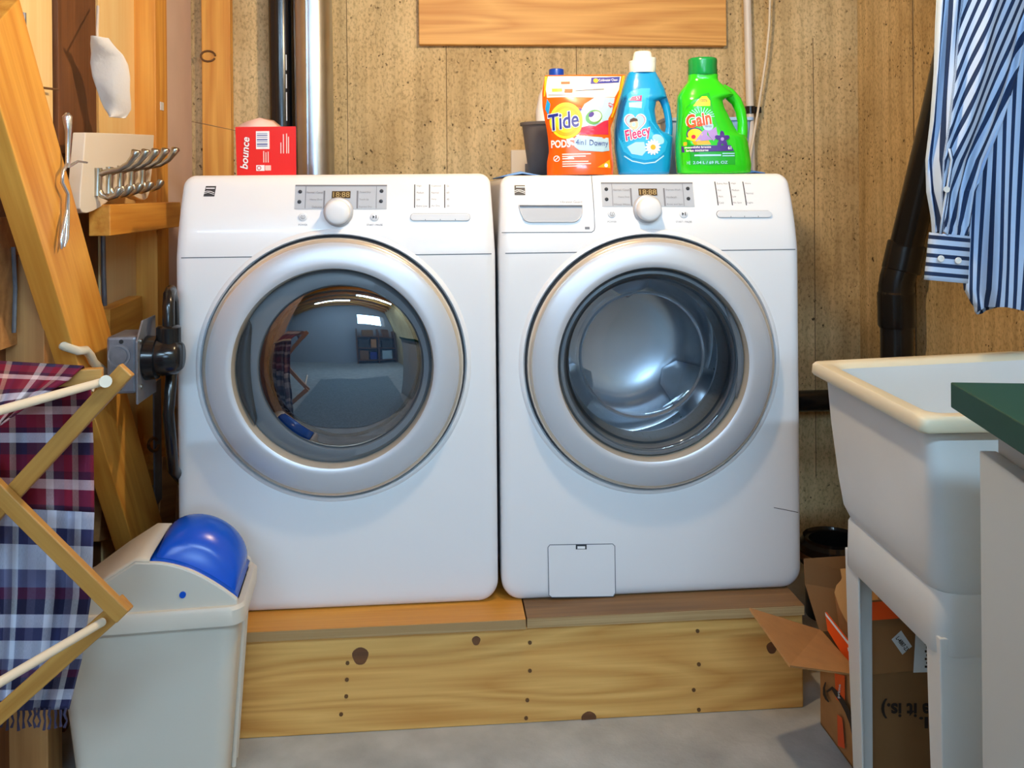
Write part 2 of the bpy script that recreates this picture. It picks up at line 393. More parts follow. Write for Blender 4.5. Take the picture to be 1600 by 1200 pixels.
class Face:
    """flat print laid on the front of a thing; to_loc turns picture px of that face into its own x, z; front gives y"""
    def __init__(s, root, to_loc, front, space_local=True): s.r = root; s.t = to_loc; s.fr = front
    def _put(s, name, vs, fs, m, lift, parent=None):
        out = []
        for px, py in vs:
            x, z = s.t(px, py); out.append((x, s.fr(x, z)-lift, z))
        b = MB(); b.add(out, fs); return b.build(name, m, parent or s.r, local=True)
    def poly(s, name, pts, m, lift=.0006, cuts=0, parent=None):
        bm = bmesh.new(); f = bm.faces.new([bm.verts.new((x, -y, 0)) for x, y in pts]); bmesh.ops.triangulate(bm, faces=[f])
        if cuts:
            bmesh.ops.subdivide_edges(bm, edges=bm.edges[:], cuts=cuts, use_grid_fill=True); bmesh.ops.triangulate(bm, faces=bm.faces[:])
        bm.verts.ensure_lookup_table(); bm.verts.index_update()
        vs = [(v.co.x, -v.co.y) for v in bm.verts]; fs = [tuple(v.index for v in f.verts) for f in bm.faces]; bm.free()
        return s._put(name, vs, fs, m, lift, parent)
    def rect(s, name, x0, y0, x1, y1, m, lift=.0006, cuts=0, parent=None): return s.poly(name, [(x0, y0), (x1, y0), (x1, y1), (x0, y1)], m, lift, cuts, parent)
    def oval(s, name, cx, cy, rx, ry, m, lift=.0006, n=28, ang=0, cuts=0, parent=None):
        a = math.radians(ang); pts = []
        for k in range(n):
            t = 2*math.pi*k/n; x, y = rx*math.cos(t), ry*math.sin(t); pts.append((cx+x*math.cos(a)-y*math.sin(a), cy+x*math.sin(a)+y*math.cos(a)))
        return s.poly(name, pts, m, lift, cuts, parent)
    def ring(s, name, cx, cy, rx, ry, w, m, lift=.0006, n=28, a0=0, a1=360, parent=None):
        vs, fs = [], []
        for k in range(n+1):
            t = math.radians(a0+(a1-a0)*k/n); c, q = math.cos(t), math.sin(t); vs += [(cx+rx*c, cy+ry*q), (cx+(rx-w)*c, cy+(ry-w)*q)]
        for k in range(n): fs.append((2*k, 2*k+1, 2*k+3, 2*k+2))
        return s._put(name, vs, fs, m, lift, parent)
    def line(s, name, pts, w, m, lift=.0006, parent=None):
        rp = [pts[0]]
        for p, q in zip(pts, pts[1:]):
            k_ = max(1, int(math.hypot(q[0]-p[0], q[1]-p[1])/5))
            rp += [(p[0]+(q[0]-p[0])*j/k_, p[1]+(q[1]-p[1])*j/k_) for j in range(1, k_+1)]
        pts = rp; vs, fs = [], []
        for i, p in enumerate(pts):
            q0, q1 = pts[max(i-1, 0)], pts[min(i+1, len(pts)-1)]; dx, dy = q1[0]-q0[0], q1[1]-q0[1]; l = math.hypot(dx, dy) or 1
            nx, ny = -dy/l*w/2, dx/l*w/2; vs += [(p[0]+nx, p[1]+ny), (p[0]-nx, p[1]-ny)]
        for k in range(len(pts)-1): fs.append((2*k, 2*k+1, 2*k+3, 2*k+2))
        return s._put(name, vs, fs, m, lift, parent)
    def text(s, txt, cx, cy, w, h, m, lift=.0009, ang=0, shear=0, bold=0, name='lettering', parent=None):
        vs, fs = text_mesh(txt, shear, bold); a = math.radians(ang); out = []
        for x, y in vs:
            x *= w; y *= -h; out.append((cx+x*math.cos(a)-y*math.sin(a), cy+x*math.sin(a)+y*math.cos(a)))
        return s._put(name, out, fs, m, lift, parent)
def rrect(x0, x1, z0, z1, rb, rt, taper=0, n=8, ztaper=None):
    """rounded outline in x, z; corner radii below and above; upper corners drawn in by taper"""
    pts = []
    def arc(cx, cz, r, a0):
        for k in range(n+1):
            a = math.radians(a0+90*k/n); pts.append((cx+r*math.cos(a), cz+r*math.sin(a)))
    def seg(p, q, k):
        for i in range(1, k): pts.append((p[0]+(q[0]-p[0])*i/k, p[1]+(q[1]-p[1])*i/k))
    arc(x1-rb, z0+rb, rb, -90)
    zt = ztaper if ztaper else (z0+z1)/2
    seg((x1, z0+rb), (x1, zt), 14); pts.append((x1, zt)); seg((x1, zt), (x1-taper, z1-rt), 8)
    arc(x1-taper-rt, z1-rt, rt, 0); seg((x1-taper-rt, z1), (x0+taper+rt, z1), 24)
    arc(x0+taper+rt, z1-rt, rt, 90); seg((x0+taper, z1-rt), (x0, zt), 8); pts.append((x0, zt)); seg((x0, zt), (x0, z0+rb), 14)
    arc(x0+rb, z0+rb, rb, 180); seg((x0+rb, z0), (x1-rb, z0), 24)
    return pts

# ================================================================== the setting
ZC = 2.32
o = MB().rbox(-3.2, XR+.3, -3.4, YB+.2, -.2, 0).build('floor', 'floor_concrete', kind='structure')
o = MB().rbox(-3.2, XR+.3, -3.4, YB+.2, ZC+.2, ZC+.3).build('ceiling', 'ceiling_paint', kind='structure'); ceil = o
for k in range(9): rboard('joist', -3.2, XR, -3.1+k*.62, -3.06+k*.62, ZC, ZC+.2, 'x', 'stud_wood', ceil)
wall_back = MB().rbox(-1.0, XR+.3, YB, YB+.2, 0, 2.55).build('wall_back', 'concrete', kind='structure')
wall_right = MB().rbox(XR, XR+.3, -3.4, YB-.002, 0, 2.55).build('wall_right', 'concrete', kind='structure')
o = MB().rbox(-3.4, -3.2, -3.4, YB+.2, 0, 2.55).build('wall_far_left', 'room_white', kind='structure')
o = MB().rbox(-3.2, -1.0, YB, YB+.2, 0, 2.55).build('wall_back_left', 'room_white', kind='structure')
# wall behind the camera with a high window
fw = MB(); wx0, wx1, wz0, wz1 = -.05, 1.05, 1.38, 1.88
fw.rbox(-3.2, wx0, -3.4, -3.25, 0, 2.55); fw.rbox(wx1, XR, -3.4, -3.25, 0, 2.55); fw.rbox(wx0, wx1, -3.4, -3.25, 0, wz0); fw.rbox(wx0, wx1, -3.4, -3.25, wz1, 2.55)
fw.build('wall_front', 'room_white', kind='structure')
wf = MB()
for a in ((wx0, wx1, wz0, wz0+.05), (wx0, wx1, wz1-.05, wz1), (wx0, wx0+.05, wz0, wz1), (wx1-.05, wx1, wz0, wz1), (.47, .53, wz0, wz1)): wf.rbox(a[0], a[1], -3.36, -3.28, a[2], a[3])
win = wf.build('window_1', 'white', kind='structure')
for a in ((wx0+.05, .47), (.53, wx1-.05)): MB().rbox(a[0], a[1], -3.325, -3.319, wz0+.05, wz1-.05).build('pane', 'door_glass', win)

# left partition: sheathing seen from behind, studs and the sloping timber
wall_left = MB().rbox(XL-.10, XL-.08, 1.2, YB, 0, 2.55).build('wall_left', 'old_wood', kind='structure')
def yroom(px, off=0, py=300): return room(WL(px, py, off)).y
yA0, yA1 = yroom(245), yroom(263)
rboard('stud', XL-.08, XL, yA0, yA1, 0, 2.4, 'z', 'stud_wood', wall_left)
rboard('stud', XL-.08, XL, yroom(67), yroom(90), 0, room(WL(78, 396)).z, 'z', 'old_wood', wall_left)
for nmn, a, b, z0, z1, off, m in (('sheathing_panel', 156, 218, 0, 2.4, -.055, 'sheathing'), ('sheathing_panel', 28, 84, 1.18, 2.4, -.05, 'sheathing'), ('backing_board', 93, 152, 1.235, 2.4, -.042, 'dark_and_shaded_wood'),
                              ('sheathing_panel', 94, 156, 0, 1.232, -.06, 'dark_and_shaded_wood'), ('sheathing_panel', -60, 66, 0, 1.17, -.07, 'dark_and_shaded_wood')):  # these two lower panels have the shade behind the studs put into their colour
    rboard(nmn, XL+off-.012, XL+off, yroom(a, off), yroom(b, off), z0, z1, 'z', m, wall_left, .001)
MB().rbox(XL-.03, XL-.012, yA1+.002, YB-.003, 0, 2.4).build('drywall_panel', 'drywall', wall_left)
# timber at the corner, flat on the concrete
pB0, pB1 = room(WB(316, 200, .04)), room(WB(361, 200, .04))
rboard('stud', pB0.x, pB1.x, YB-.04, YB-.002, 0, 2.4, 'z', 'stud_wood', wall_left)
MB().tube([MW(pB0.x+.02+.022*math.cos(a), YB-.043, room(WB(323, 88, .04)).z+.016*math.sin(a)) for a in [k*.42 for k in range(15)]], .003, 6).build('nail_hook', 'rust', wall_left, smooth=50)
# sloping 2x8
b0, b1 = WL(-22, 30, .02), WL(226, 862, .02)
board('sloping_timber', b0, b1, EY, .17, .045, 'stud_wood', wall_left)
# blocking pieces
z0, z1 = room(WL(195, 362)).z, room(WL(195, 318)).z
rboard('blocking', XL, XL+.045, yroom(138), yA0+.06, z0, z1, 'y', 'stud_wood', wall_left)
board('blocking', WL(160, 512, -.03), WL(212, 488, -.03), UP, .085, .035, 'stud_wood', wall_left)
board('blocking', WL(236, 686, -.02), WL(262, 680, -.02), UP, .16, .04, 'stud_wood', wall_left)
board('blocking', WL(236, 775, -.02), WL(262, 768, -.02), UP, .2, .05, 'old_wood', wall_left)
board('blocking', WL(150, 782, -.05), WL(236, 772, -.05), UP, .18, .03, 'old_wood', wall_left)
MB().tube([WL(161, 366, -.045), WL(162, 430, -.045), WL(164, 488, -.045)], .006, 8).build('conduit', 'galvanised', wall_left, smooth=50)
MB().tube([WL(36, 20, -.04), WL(37, 128, -.04)], .006, 8).build('conduit', 'galvanised', wall_left, smooth=50)
MB().tube([WL(37, 128, -.04), WL(58, 136, -.035), WL(90, 140, -.03)], .0025, 6).build('wire', 'rust', wall_left, smooth=50)
MB().box(WL(253, 166, .001), (.002, .028, .022), (EX, EY, UP)).build('paper_tag', 'label_white', wall_left)
MB().box(WL(246, 690, .004), (.004, .06, .32), (EX, EY, UP)).build('metal_strap', 'galvanised', wall_left)
MB().tube([WL(240+8*math.cos(a), 695+10*math.sin(a), .012) for a in [k*.45 for k in range(13)]], .004, 6).build('cable_clip', 'rust', wall_left, smooth=50)
MB().box(WL(12, 440, -.055), (.012, .16, .24), (EX, EY, UP)).build('offcut', 'old_wood', wall_left)
MB().tube([WL(21, 386, -.045), WL(24, 450, -.045), WL(22, 520, -.045)], .004, 6).build('conduit', 'galvanised', wall_left, smooth=50)
# timber strip along the top of the concrete
t0, t1 = WB(655, 72), WB(1130, 72)
rboard('trim_1', room(t0).x, room(t1).x, YB-.035, YB, room(t0).z, room(t0).z+.2, 'x', 'pine')['kind'] = 'structure'

# ================================================================== platform
D0 = 2.07; O0 = P(777, 937, D0); ZP = O0.z-.006; YM = room(O0).y                # front plane of the machines, top of the platform
YF = YM-.075
plat = thing('laundry_platform', 'low pine platform with plywood top that carries both machines', 'platform', tuple(MW(.1, YF+.1, 0)), TH)
xp0, xp1 = -.60, room(PZ(1278, 1050, .12)).x
xm = room(PP(823, 975, MW(0, YF, 0), EY)).x
rboard('front_board', xp0, xp1, YF, YF+.038, 0, ZP-.022, 'x', 'pine', plat, .003)
rboard('side_board', xp1-.04, xp1, YF+.04, YB-.06, 0, ZP-.022, 'y', 'pine', plat)
rboard('back_board', xp0, xp1-.04, YB-.1, YB-.06, 0, ZP-.022, 'x', 'pine', plat)
rboard('plywood_sheet', xp0, xm-.003, YF-.012, YB-.04, ZP-.022, ZP, 'x', 'ply_top', plat, .001)
rboard('plywood_sheet', xm, xp1, YF-.008, YB-.04, ZP-.022, ZP, 'x', 'ply_worn', plat, .001)
rboard('plywood_edge', xp0, xm-.003, YF-.0135, YF-.0125, ZP-.021, ZP-.001, 'x', 'ply_edge', plat, 0)
rboard('plywood_edge', xm, xp1, YF-.0095, YF-.0085, ZP-.021, ZP-.001, 'x', 'ply_edge', plat, 0)
for px, py in ((543, 1036), (542, 1062), (541, 1088), (533, 1116), (828, 1004), (828, 1048), (824, 1094), (822, 1122), (1090, 986), (1092, 1038), (1084, 1078), (1092, 1109)):
    q = PP(px, py, MW(0, YF-.001, 0), EY)
    MB().loft([[q+EX*.0042*math.cos(a)+UP*.0042*math.sin(a)-EY*d for a in [k*math.pi/5 for k in range(10)]] for d in (-.001, .0012)], False, True).build('screw', 'rust', plat)
for px, py, r in ((563, 1025, .017), (920, 1124, .016), (1206, 1012, .012), (744, 1001, .009)):
    q = PP(px, py, MW(0, YF, 0), EY)
    MB().loft([[q+EX*r*(1+.1*math.sin(3*a))*math.cos(a)+UP*r*1.1*math.sin(a)-EY*d for a in [k*math.pi/9 for k in range(18)]] for d in (-.001, .0006)], False, True).build('knot', 'dark_and_shaded_wood', plat)

# ================================================================== the two machines
def make_machine(name, label, pxl, pxr, pbot, door_px, kind):
    root_p = MW(0, YM, 0)
    def loc(px, py, yoff=0.0):
        q = PP(px, py, MW(0, YM+yoff, 0), EY); r = room(q); return r.x, r.z
    xl, xr = loc(pxl, 600)[0], loc(pxr, 600)[0]; xc = (xl+xr)/2
    base = MW(xc, YM, ZP); root = thing(name, label, 'dryer' if kind == 'dryer' else 'washer', tuple(base), TH)
    def T(px, py):
        x, z = loc(px, py); return x-xc, z-ZP
    w = (xr-xl)/2; z0 = .0005; z1 = T((pxl+pxr)/2, 272)[1]; zs = T((pxl+pxr)/2, 400 if kind == 'dryer' else 393)[1]
    cx, cz = T(*door_px); R = .286
    def lean(z): return max(0, z-zs+.02)**2*1.15
    rings = []
    def outline(i): return rrect(-w+i, w-i, z0+i, z1-i, max(.045-i, .008), max(.026-i, .004), .007, 10, zs)
    inner = outline(.036); n = len(inner)
    circ = [(cx+(R)*math.cos(math.atan2(z-cz, x-cx)), cz+(R)*math.sin(math.atan2(z-cz, x-cx))) for x, z in inner]
    for k in range(9):
        t = k/8; rings.append([(c[0]+(p[0]-c[0])*t, lean(c[1]+(p[1]-c[1])*t), c[1]+(p[1]-c[1])*t) for c, p in zip(circ, inner)])
    for i, y in ((.024, 0), (.016, .0008), (.009, .003), (.0035, .0065), (.0008, .011), (0, .015), (0, .06)): rings.append([(x, y+lean(z)*(1 if y < .05 else .6), z) for x, z in outline(i)])
    MB().loft(rings).build('front_panel', 'enamel', root, local=True, smooth=45)
    zt = z1-.004
    MB().loft([[(x, y, z) for x, z in rrect(-w+.002, w-.002, z0+.002, zt, .045, .02, .007, 10, zs)] for y in (.055, .68)], False, True).build('cabinet', 'enamel_side', root, local=True, smooth=40)
    for sx in (-1, 1):
        for fy in (.07, .6): MB().lathe_z([(.022, 0), (.022, .008), (.014, .012), (.014, .016)], (sx*(w-.07), fy, 0), 16).build('foot', 'rubber_dark', root, local=True)
    # seam between console and lower front
    fc = Face(root, T, lambda x, z: lean(z))
    yl = 403 if kind == 'dryer' else 396; yr = 396.5 if kind == 'dryer' else 389.5
    def sy(px): return yl+(yr-yl)*(px-pxl)/(pxr-pxl)
    dx = 98 if kind == 'dryer' else 92
    fc.line('panel_seam', [(pxl+8, sy(pxl+8)), (door_px[0]-dx, sy(door_px[0]-dx))], 1.5, 'seam_dark', .0004)
    fc.line('panel_seam', [(door_px[0]+dx, sy(door_px[0]+dx)), (pxr-8, sy(pxr-8))], 1.5, 'seam_dark', .0004)
    # door
    MB().lathe_y([(.300, .0005), (.296, -.004), (.290, -.005), (.287, -.001), (.285, .012)], cx, cz).build('door_surround', 'enamel', root, local=True, smooth=50)
    MB().lathe_y([(.288, .014), (.288, .002), (.2835, -.004), (.2835, -.012), (.280, -.018), (.278, .0)], cx, cz).build('door_gap', 'gap_dark', root, local=True, smooth=40)
    door = MB().lathe_y([(.2805, .0), (.2805, -.018), (.278, -.024), (.272, -.0285), (.262, -.032), (.245, -.0365), (.23, -.0385), (.221, -.0385), (.2165, -.036)], cx, cz).build('door_ring', 'silver', root, local=True, smooth=60)
    MB().lathe_y([(.2165, -.036), (.2145, -.030), (.2125, -.012), (.2105, .006)], cx, cz).build('inner_lip', 'silver_lip', door, local=True, smooth=60)
    MB().lathe_y([(.2815, -.016), (.2795, -.0235), (.2755, -.0272), (.272, -.0285)], cx, cz).build('outer_lip', 'silver_lip', door, local=True, smooth=60)
    if kind == 'dryer':
        wx, wz = T(534, 572)
        MB().loft([[(cx+.211*math.cos(a), -.004, cz+.211*math.sin(a)) for a in [2*math.pi*k/96 for k in range(96)]],
                   [(cx*.5+wx*.5+.198*math.cos(a), -.014, cz*.5+wz*.5+.198*math.sin(a)) for a in [2*math.pi*k/96 for k in range(96)]],
                   [(wx+.181*math.cos(a), -.012, wz+.181*math.sin(a)) for a in [2*math.pi*k/96 for k in range(96)]],
                   [(wx+.178*math.cos(a), -.004, wz+.178*math.sin(a)) for a in [2*math.pi*k/96 for k in range(96)]]]).build('window_frame', 'rubber', door, local=True, smooth=50)
        MB().lathe_y([(.180, -.006), (.165, -.0125), (.14, -.0185), (.11, -.0235), (.075, -.0275), (.04, -.0298), (.0008, -.0305)], wx, wz, c1=True).build('door_window', 'dryer_glass', door, local=True, smooth=80)
        gx = T(380, 575)
        MB().loft([[(cx-(.209-.030*t*math.sin(math.pi*(a+.62)/1.15)**.5)*math.cos(a), -.016-.008*math.sin(math.pi*t), cz+(.209-.030*t*math.sin(math.pi*(a+.62)/1.15)**.5)*math.sin(a)+.0015*math.sin(24*a)*(1-t)) for a in [(-.6199+1.1498*k/30) for k in range(31)]] for t in (0, .3, .7, 1)], closed=False).build('door_grip', 'rubber_dark', door, local=True, smooth=50)
        drum = MB().lathe_y([(.209, .02), (.19, .06), (.2, .07), (.29, .09), (.29, .52)], wx, wz).build('drum', 'drum_dark', root, local=True, smooth=50)
        MB().lathe_y([(.29, .52), (.15, .53), (.0008, .53)], wx, wz, c1=True).build('drum_back', 'steel_brushed', drum, local=True, smooth=50)
        MB().lathe_y([(.172, .058), (.168, .05), (.164, .058)], wx, wz).build('drum_rim', 'steel', drum, local=True, smooth=50)
        for a in (.9, 3.0, 5.1):
            c, s_ = math.cos(a), math.sin(a); q = [Vector((wx+c*.29-s_*d, 0, wz+s_*.29+c*d)) for d in (-.05, .05)]; q.append(Vector((wx+c*.215, 0, wz+s_*.215)))
            MB().prism([p+Vector((0, .12, 0)) for p in q], (0, .34, 0)).build('drum_lifter', 'steel_brushed', drum, local=True)
    else:
        MB().lathe_y([(.211, .004), (.206, .012), (.198, .010), (.192, .022), (.186, .02), (.180, .045), (.178, .075)], cx, cz).build('door_gasket', 'rubber', root, local=True, smooth=40)
        MB().lathe_y([(.2105, -.006), (.203, -.012), (.192, -.010), (.187, .0), (.180, .02), (.166, .055), (.155, .078), (.147, .088), (.135, .093), (.07, .098), (.0008, .1)], cx, cz, c1=True).build('door_window', 'door_glass', door, local=True, smooth=80)
        MB().lathe_y([(.2115, -.003), (.2065, -.0125), (.200, -.0135), (.196, -.006)], cx, cz).build('glass_rim', 'rubber', door, local=True, smooth=50)
        MB().lathe_y([(.151, .0845), (.147, .080), (.1435, .0865)], cx, cz).build('glass_ridge', 'steel', door, local=True, smooth=50)
        MB().loft([[(cx+(.2105-.014*t*math.sin(math.pi*(a+.42)/1.05)**.5)*math.cos(a), -.016-.004*math.sin(math.pi*t), cz+(.2105-.014*t*math.sin(math.pi*(a+.42)/1.05)**.5)*math.sin(a)) for a in [(-.4199+1.0498*k/30) for k in range(31)]] for t in (0, .5, 1)], closed=False).build('door_grip', 'rubber', door, local=True, smooth=50)
        drum = MB().lathe_y([(.178, .075), (.182, .095), (.2, .105), (.235, .115), (.245, .125), (.245, .29), (.235, .30)], cx, cz).build('drum', 'steel_brushed', root, local=True, smooth=50)
        MB().lathe_y([(.235, .30), (.21, .31), (.19, .298), (.13, .294), (.11, .30), (.05, .306), (.0008, .307)], cx, cz, c1=True).build('drum_back', 'steel', drum, local=True, smooth=60)
        h = MB()
        for j in range(60):
            a = 2*math.pi*j/60
            for i, (r, y) in enumerate(((.2432, .135), (.2432, .15), (.2432, .165), (.2432, .18), (.2432, .2), (.2432, .22), (.2432, .24), (.2432, .26), (.2432, .28))):
                aa = a+(i % 2)*math.pi/60; c, s_ = math.cos(aa), math.sin(aa); q = Vector((cx+c*r, y, cz+s_*r)); t = Vector((-s_, 0, c))
                h.add([q+t*.0034*math.cos(b)+Vector((0, 1, 0))*.0034*math.sin(b) for b in [k*math.pi/3 for k in range(6)]], [(0, 1, 2, 3, 4, 5)])
        h.build('drum_holes', 'hole_dark', drum, local=True, kind='stuff')
        for a in (90, 216, 324):
            a = math.radians(a); c, s_ = math.cos(a), math.sin(a); t = Vector((-s_, 0, c)); n_ = Vector((c, 0, s_)); r2 = []
            for y, hh in ((.128, .02), (.15, .075), (.19, .115), (.25, .13), (.29, .125), (.297, .09)):
                r2.append([Vector((cx, y, cz))+n_*(.246-hh*pr)+t*wd for wd, pr in ((-.075, 0), (-.06, .35), (-.036, .85), (0, 1), (.036, .85), (.06, .35), (.075, 0))])
            MB().loft(r2, True, True, closed=False).build('drum_lifter', 'steel_brushed', drum, local=True, smooth=60)
    # console
    d = 0 if kind == 'dryer' else 485; dy = 0 if kind == 'dryer' else -4
    pn = fc.rect('control_panel', 458+d, 289.5+dy, 603.5+d, 327+dy, 'panel_grey', .0012)
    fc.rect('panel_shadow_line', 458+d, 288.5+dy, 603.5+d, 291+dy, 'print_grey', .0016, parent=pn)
    fc.rect('screen', 516.5+d, 298.5+dy, 546+d, 309.5+dy, 'lcd', .0018, parent=pn)
    fc.text('18:88', 531.5+d, 304+dy, 26, 8, 'lcd_digit', .0022, name='digits', parent=pn)
    for x in (475, 587): fc.line('panel_divider', [(x+d, 291+dy), (x+d, 326+dy)], .8, 'print_grey', .0016, parent=pn)
    for x in (504.5, 557): fc.rect('indicator_strip', x-1.3+d, 298+dy, x+1.3+d, 326+dy, 'print_grey', .0016, parent=pn)
    L_ = ('Normal / Casual', 'Heavy Duty', 'Delicates') if kind == 'dryer' else ('Normal / Casual', 'Heavy Duty', 'Whitest Whites')
    R_ = ('Timed Dry', 'Touch Up', 'Express Dry') if kind == 'dryer' else ('Express Wash', 'Handwash', 'Rinse and Spin')
    for k, y in enumerate((300.5, 312, 323.5)):
        lw = (25, 20, 16) if kind == 'dryer' else (25, 18, 26); rw = (18, 15, 20) if kind == 'dryer' else (23, 16, 25)
        fc.text(L_[k], 502-lw[k]/2+d, y+dy, lw[k], 3.2, 'print_grey', .002, parent=pn); fc.text(R_[k], 560+rw[k]/2+d, y+dy, rw[k], 3.2, 'print_grey', .002, parent=pn)
    def knob(nm_, px, py, r, h, m, lip=0, parent=None):
        x, z = T(px, py); y = lean(z); q = MB()
        q.lathe_y([(r*1.0, y), (r, y-h*.75), (r*.93, y-h*.95), (r*.8, y-h), (.0004, y-h-.0005)], x, z, 40, True); return q.build(nm_, m, parent or root, local=True, smooth=45)
    for x, y in ((466, 299.5), (465.5, 315.5), (595, 298.5), (594.5, 314.5)): knob('round_button', x+d, y+dy, .0042, .003, 'print_dark', parent=pn)
    kb = knob('dial_skirt', 528+d, 331.5+dy*1.2, .0325, .012, 'silver')
    x, z = T(528+d, 331.5+dy*1.2); y = lean(z)
    MB().lathe_y([(.0275, y-.01), (.0268, y-.031), (.0255, y-.0345), (.0225, y-.0365), (.012, y-.0372), (.0004, y-.0373)], x, z, 56, True).build('dial', 'enamel', root, local=True, smooth=60)
    for x, lab, lw, sym in ((472.5, 'POWER', 14, 'p'), (585, 'START / PAUSE', 25, 's')):
        b = knob('push_button', x+d, 339+dy*1.2, .0095, .004, 'enamel')
        if sym == 'p': fc.ring('power_mark', x+d, 339+dy*1.2, 3.4, 3.4, .7, 'print_grey', .0052, parent=b); fc.line('power_mark', [(x+d, 337+dy*1.2), (x+d, 341+dy*1.2)], .8, 'print_grey', .0052, parent=b)
        else: fc.poly('play_mark', [(x-3+d, 336.5+dy*1.2), (x+.3+d, 339+dy*1.2), (x-3+d, 341.5+dy*1.2)], 'print_dark', .0052, parent=b); fc.line('pause_mark', [(x+2.3+d, 336.5+dy*1.2), (x+2.3+d, 341.5+dy*1.2)], 1.4, 'print_dark', .0052, parent=b)
        fc.text(lab, x+d, 351.5+dy*1.2, lw, 3, 'print_grey', .0008)
    if kind == 'dryer':
        cols = ((647.5, ('High', 'Medium', 'Low', 'Extra Low')), (671, ('Cupboard', 'Normal', 'Damp', 'Air Dry')), (695, ('On', '60', '40', '20')))
        ys = (290.5, 301, 311.5, 322); bx = (641, 735); by = (334, 345); bl = ('Temp', 'Dry Level', 'Timed Dry', 'Chime'); yt, ye = 288, 325
    else:
        cols = ((1124, ('Extra Hot', 'Hot', 'Warm', 'Cold')), (1146.5, ('High', 'Medium', 'Low', 'No Spin')), (1168.5, ('Heavy', 'Normal', 'Light')))
        ys = (286.5, 297, 307, 317); bx = (1122, 1208); by = (329.5, 340); bl = ('Wash Temp', 'Spin Speed', 'Soil Level', 'Chime'); yt, ye = 283.5, 321
    for x, ll in cols:
        fc.line('indicator_strip', [(x, yt), (x+(0 if kind == 'dryer' else 1.6), ye)], 1.6, 'print_dark', .0007)
        yy = ys if len(ll) == 4 else (286.5, 302, 317)
        for t, y in zip(ll, yy): lw = max(4, len(t)*1.9); fc.text(t, x+3+lw/2, y, lw, 3, 'print_grey', .0007)
    r = (by[1]-by[0])/2; e = [(bx[0]+r+r*math.cos(math.radians(a)), (by[0]+by[1])/2+r*math.sin(math.radians(a))) for a in range(90, 271, 15)]+[(bx[1]-r+r*math.cos(math.radians(a)), (by[0]+by[1])/2+r*math.sin(math.radians(a))) for a in range(-90, 91, 15)]
    pts = [T(a, b) for a, b in e]; ym = lean(pts[0][1])
    bb = MB().loft([[(x, ym-.0, z) for x, z in pts], [(x, ym-.0035, z) for x, z in pts]], False, True).build('button_bar', 'enamel', root, local=True, bevel=.0012)
    fc.line('bar_outline', e+[e[0]], .9, 'print_grey', .0006)
    for k in range(4):
        bw = (bx[1]-bx[0])/4; xx = bx[0]+bw*(k+.5)
        fc.text(bl[k], xx-(2 if k == 3 else 0), (by[0]+by[1])/2, bw*.66 if k < 3 else bw*.4, 3.4, 'print_grey', .0042, parent=bb)
        if k: fc.line('button_gap', [(bx[0]+bw*k, by[0]+.6), (bx[0]+bw*k, by[1]-.6)], .8, 'seam_dark', .0042, parent=bb)
    fc.oval('button_dot', bx[1]-6, (by[0]+by[1])/2, 1.3, 1.3, 'print_dark', .0043, 12, parent=bb)
    # emblem
    ex, ey = (322, 299) if kind == 'dryer' else (814, 297)
    em = fc.poly('emblem', [(ex-6.5, ey-8.5), (ex+10, ey-8.5), (ex+8.5, ey+8), (ex-9, ey+8)] if kind == 'dryer' else [(ex-8.5, ey-8), (ex+8.5, ey-8), (ex+8.5, ey+8), (ex-8.5, ey+8)], 'print_dark', .0007)
    fc.line('emblem_stripe', [(ex-6, ey-5), (ex+8, ey-5)], 1.6, 'white', .0012, parent=em)
    fc.line('emblem_wave', [(ex-8, ey+1), (ex-4, ey-.5), (ex+2, ey), (ex+8, ey+2.4)], 1.0, 'white', .0012, parent=em)
    fc.line('emblem_wave', [(ex-8, ey+3.5), (ex-2, ey+1.5), (ex+3, ey+3.2), (ex+8, ey+5)], .8, 'white', .0012, parent=em)
    if kind == 'washer':
        fc.line('drawer_outline', [(929, 273), (930, 340), (930, 355), (929, 360), (925, 363), (784, 363.5)], 1.2, 'seam_dark', .0005)
        fc.text('Vibration Guard', 894, 315.5, 35, 4, 'print_grey', .0007)
        e = [(812, 320.5), (911.5, 320.5), (911, 332), (908, 339), (903, 344), (896, 346.5), (828, 346.5), (821, 344), (817, 338), (814, 330)]
        pts = [T(a, b) for a, b in e]; c = T(862, 332)
        rg = []
        for s_, y in ((1.035, -.0015), (1.02, -.005), (1.0, -.0055), (.985, -.001), (.975, .0)): rg.append([(c[0]+(x-c[0])*(1+(s_-1)*.6), lean(z)+y-.0003, c[1]+(z-c[1])*(1+(s_-1)*2.4)) for x, z in pts])
        dr = MB().loft(rg).build('drawer_handle', 'enamel', root, local=True, smooth=50)
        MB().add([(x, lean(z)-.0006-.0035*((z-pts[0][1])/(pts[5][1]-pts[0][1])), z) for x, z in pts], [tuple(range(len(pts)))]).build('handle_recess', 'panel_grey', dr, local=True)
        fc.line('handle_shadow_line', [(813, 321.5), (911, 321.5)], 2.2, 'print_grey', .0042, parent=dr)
        fc.rect('small_mark', 914.5, 354.5, 922, 358.5, 'print_grey', .0007)
        # pump cover and scuffs
        q = [(859, 851), (957, 849.5), (960.5, 853), (961.5, 926), (958, 931.5), (862, 933), (857.5, 929.5), (856, 855)]
        pc = fc.poly('pump_cover', q, 'enamel', .0012); fc.line('cover_outline', q+[q[0]], 1.2, 'seam_dark', .0014, parent=pc)
        fc.rect('cover_latch', 899.5, 850.5, 916.5, 858, 'gap_dark', .0016, parent=pc); fc.rect('latch_tab', 902, 853, 914, 857, 'white', .002, parent=pc)
        fc.line('scuff', [(1209, 793), (1225, 796), (1237, 798.5), (1247, 800.5)], 1.0, 'print_dark', .0006)
    return root, T, z1
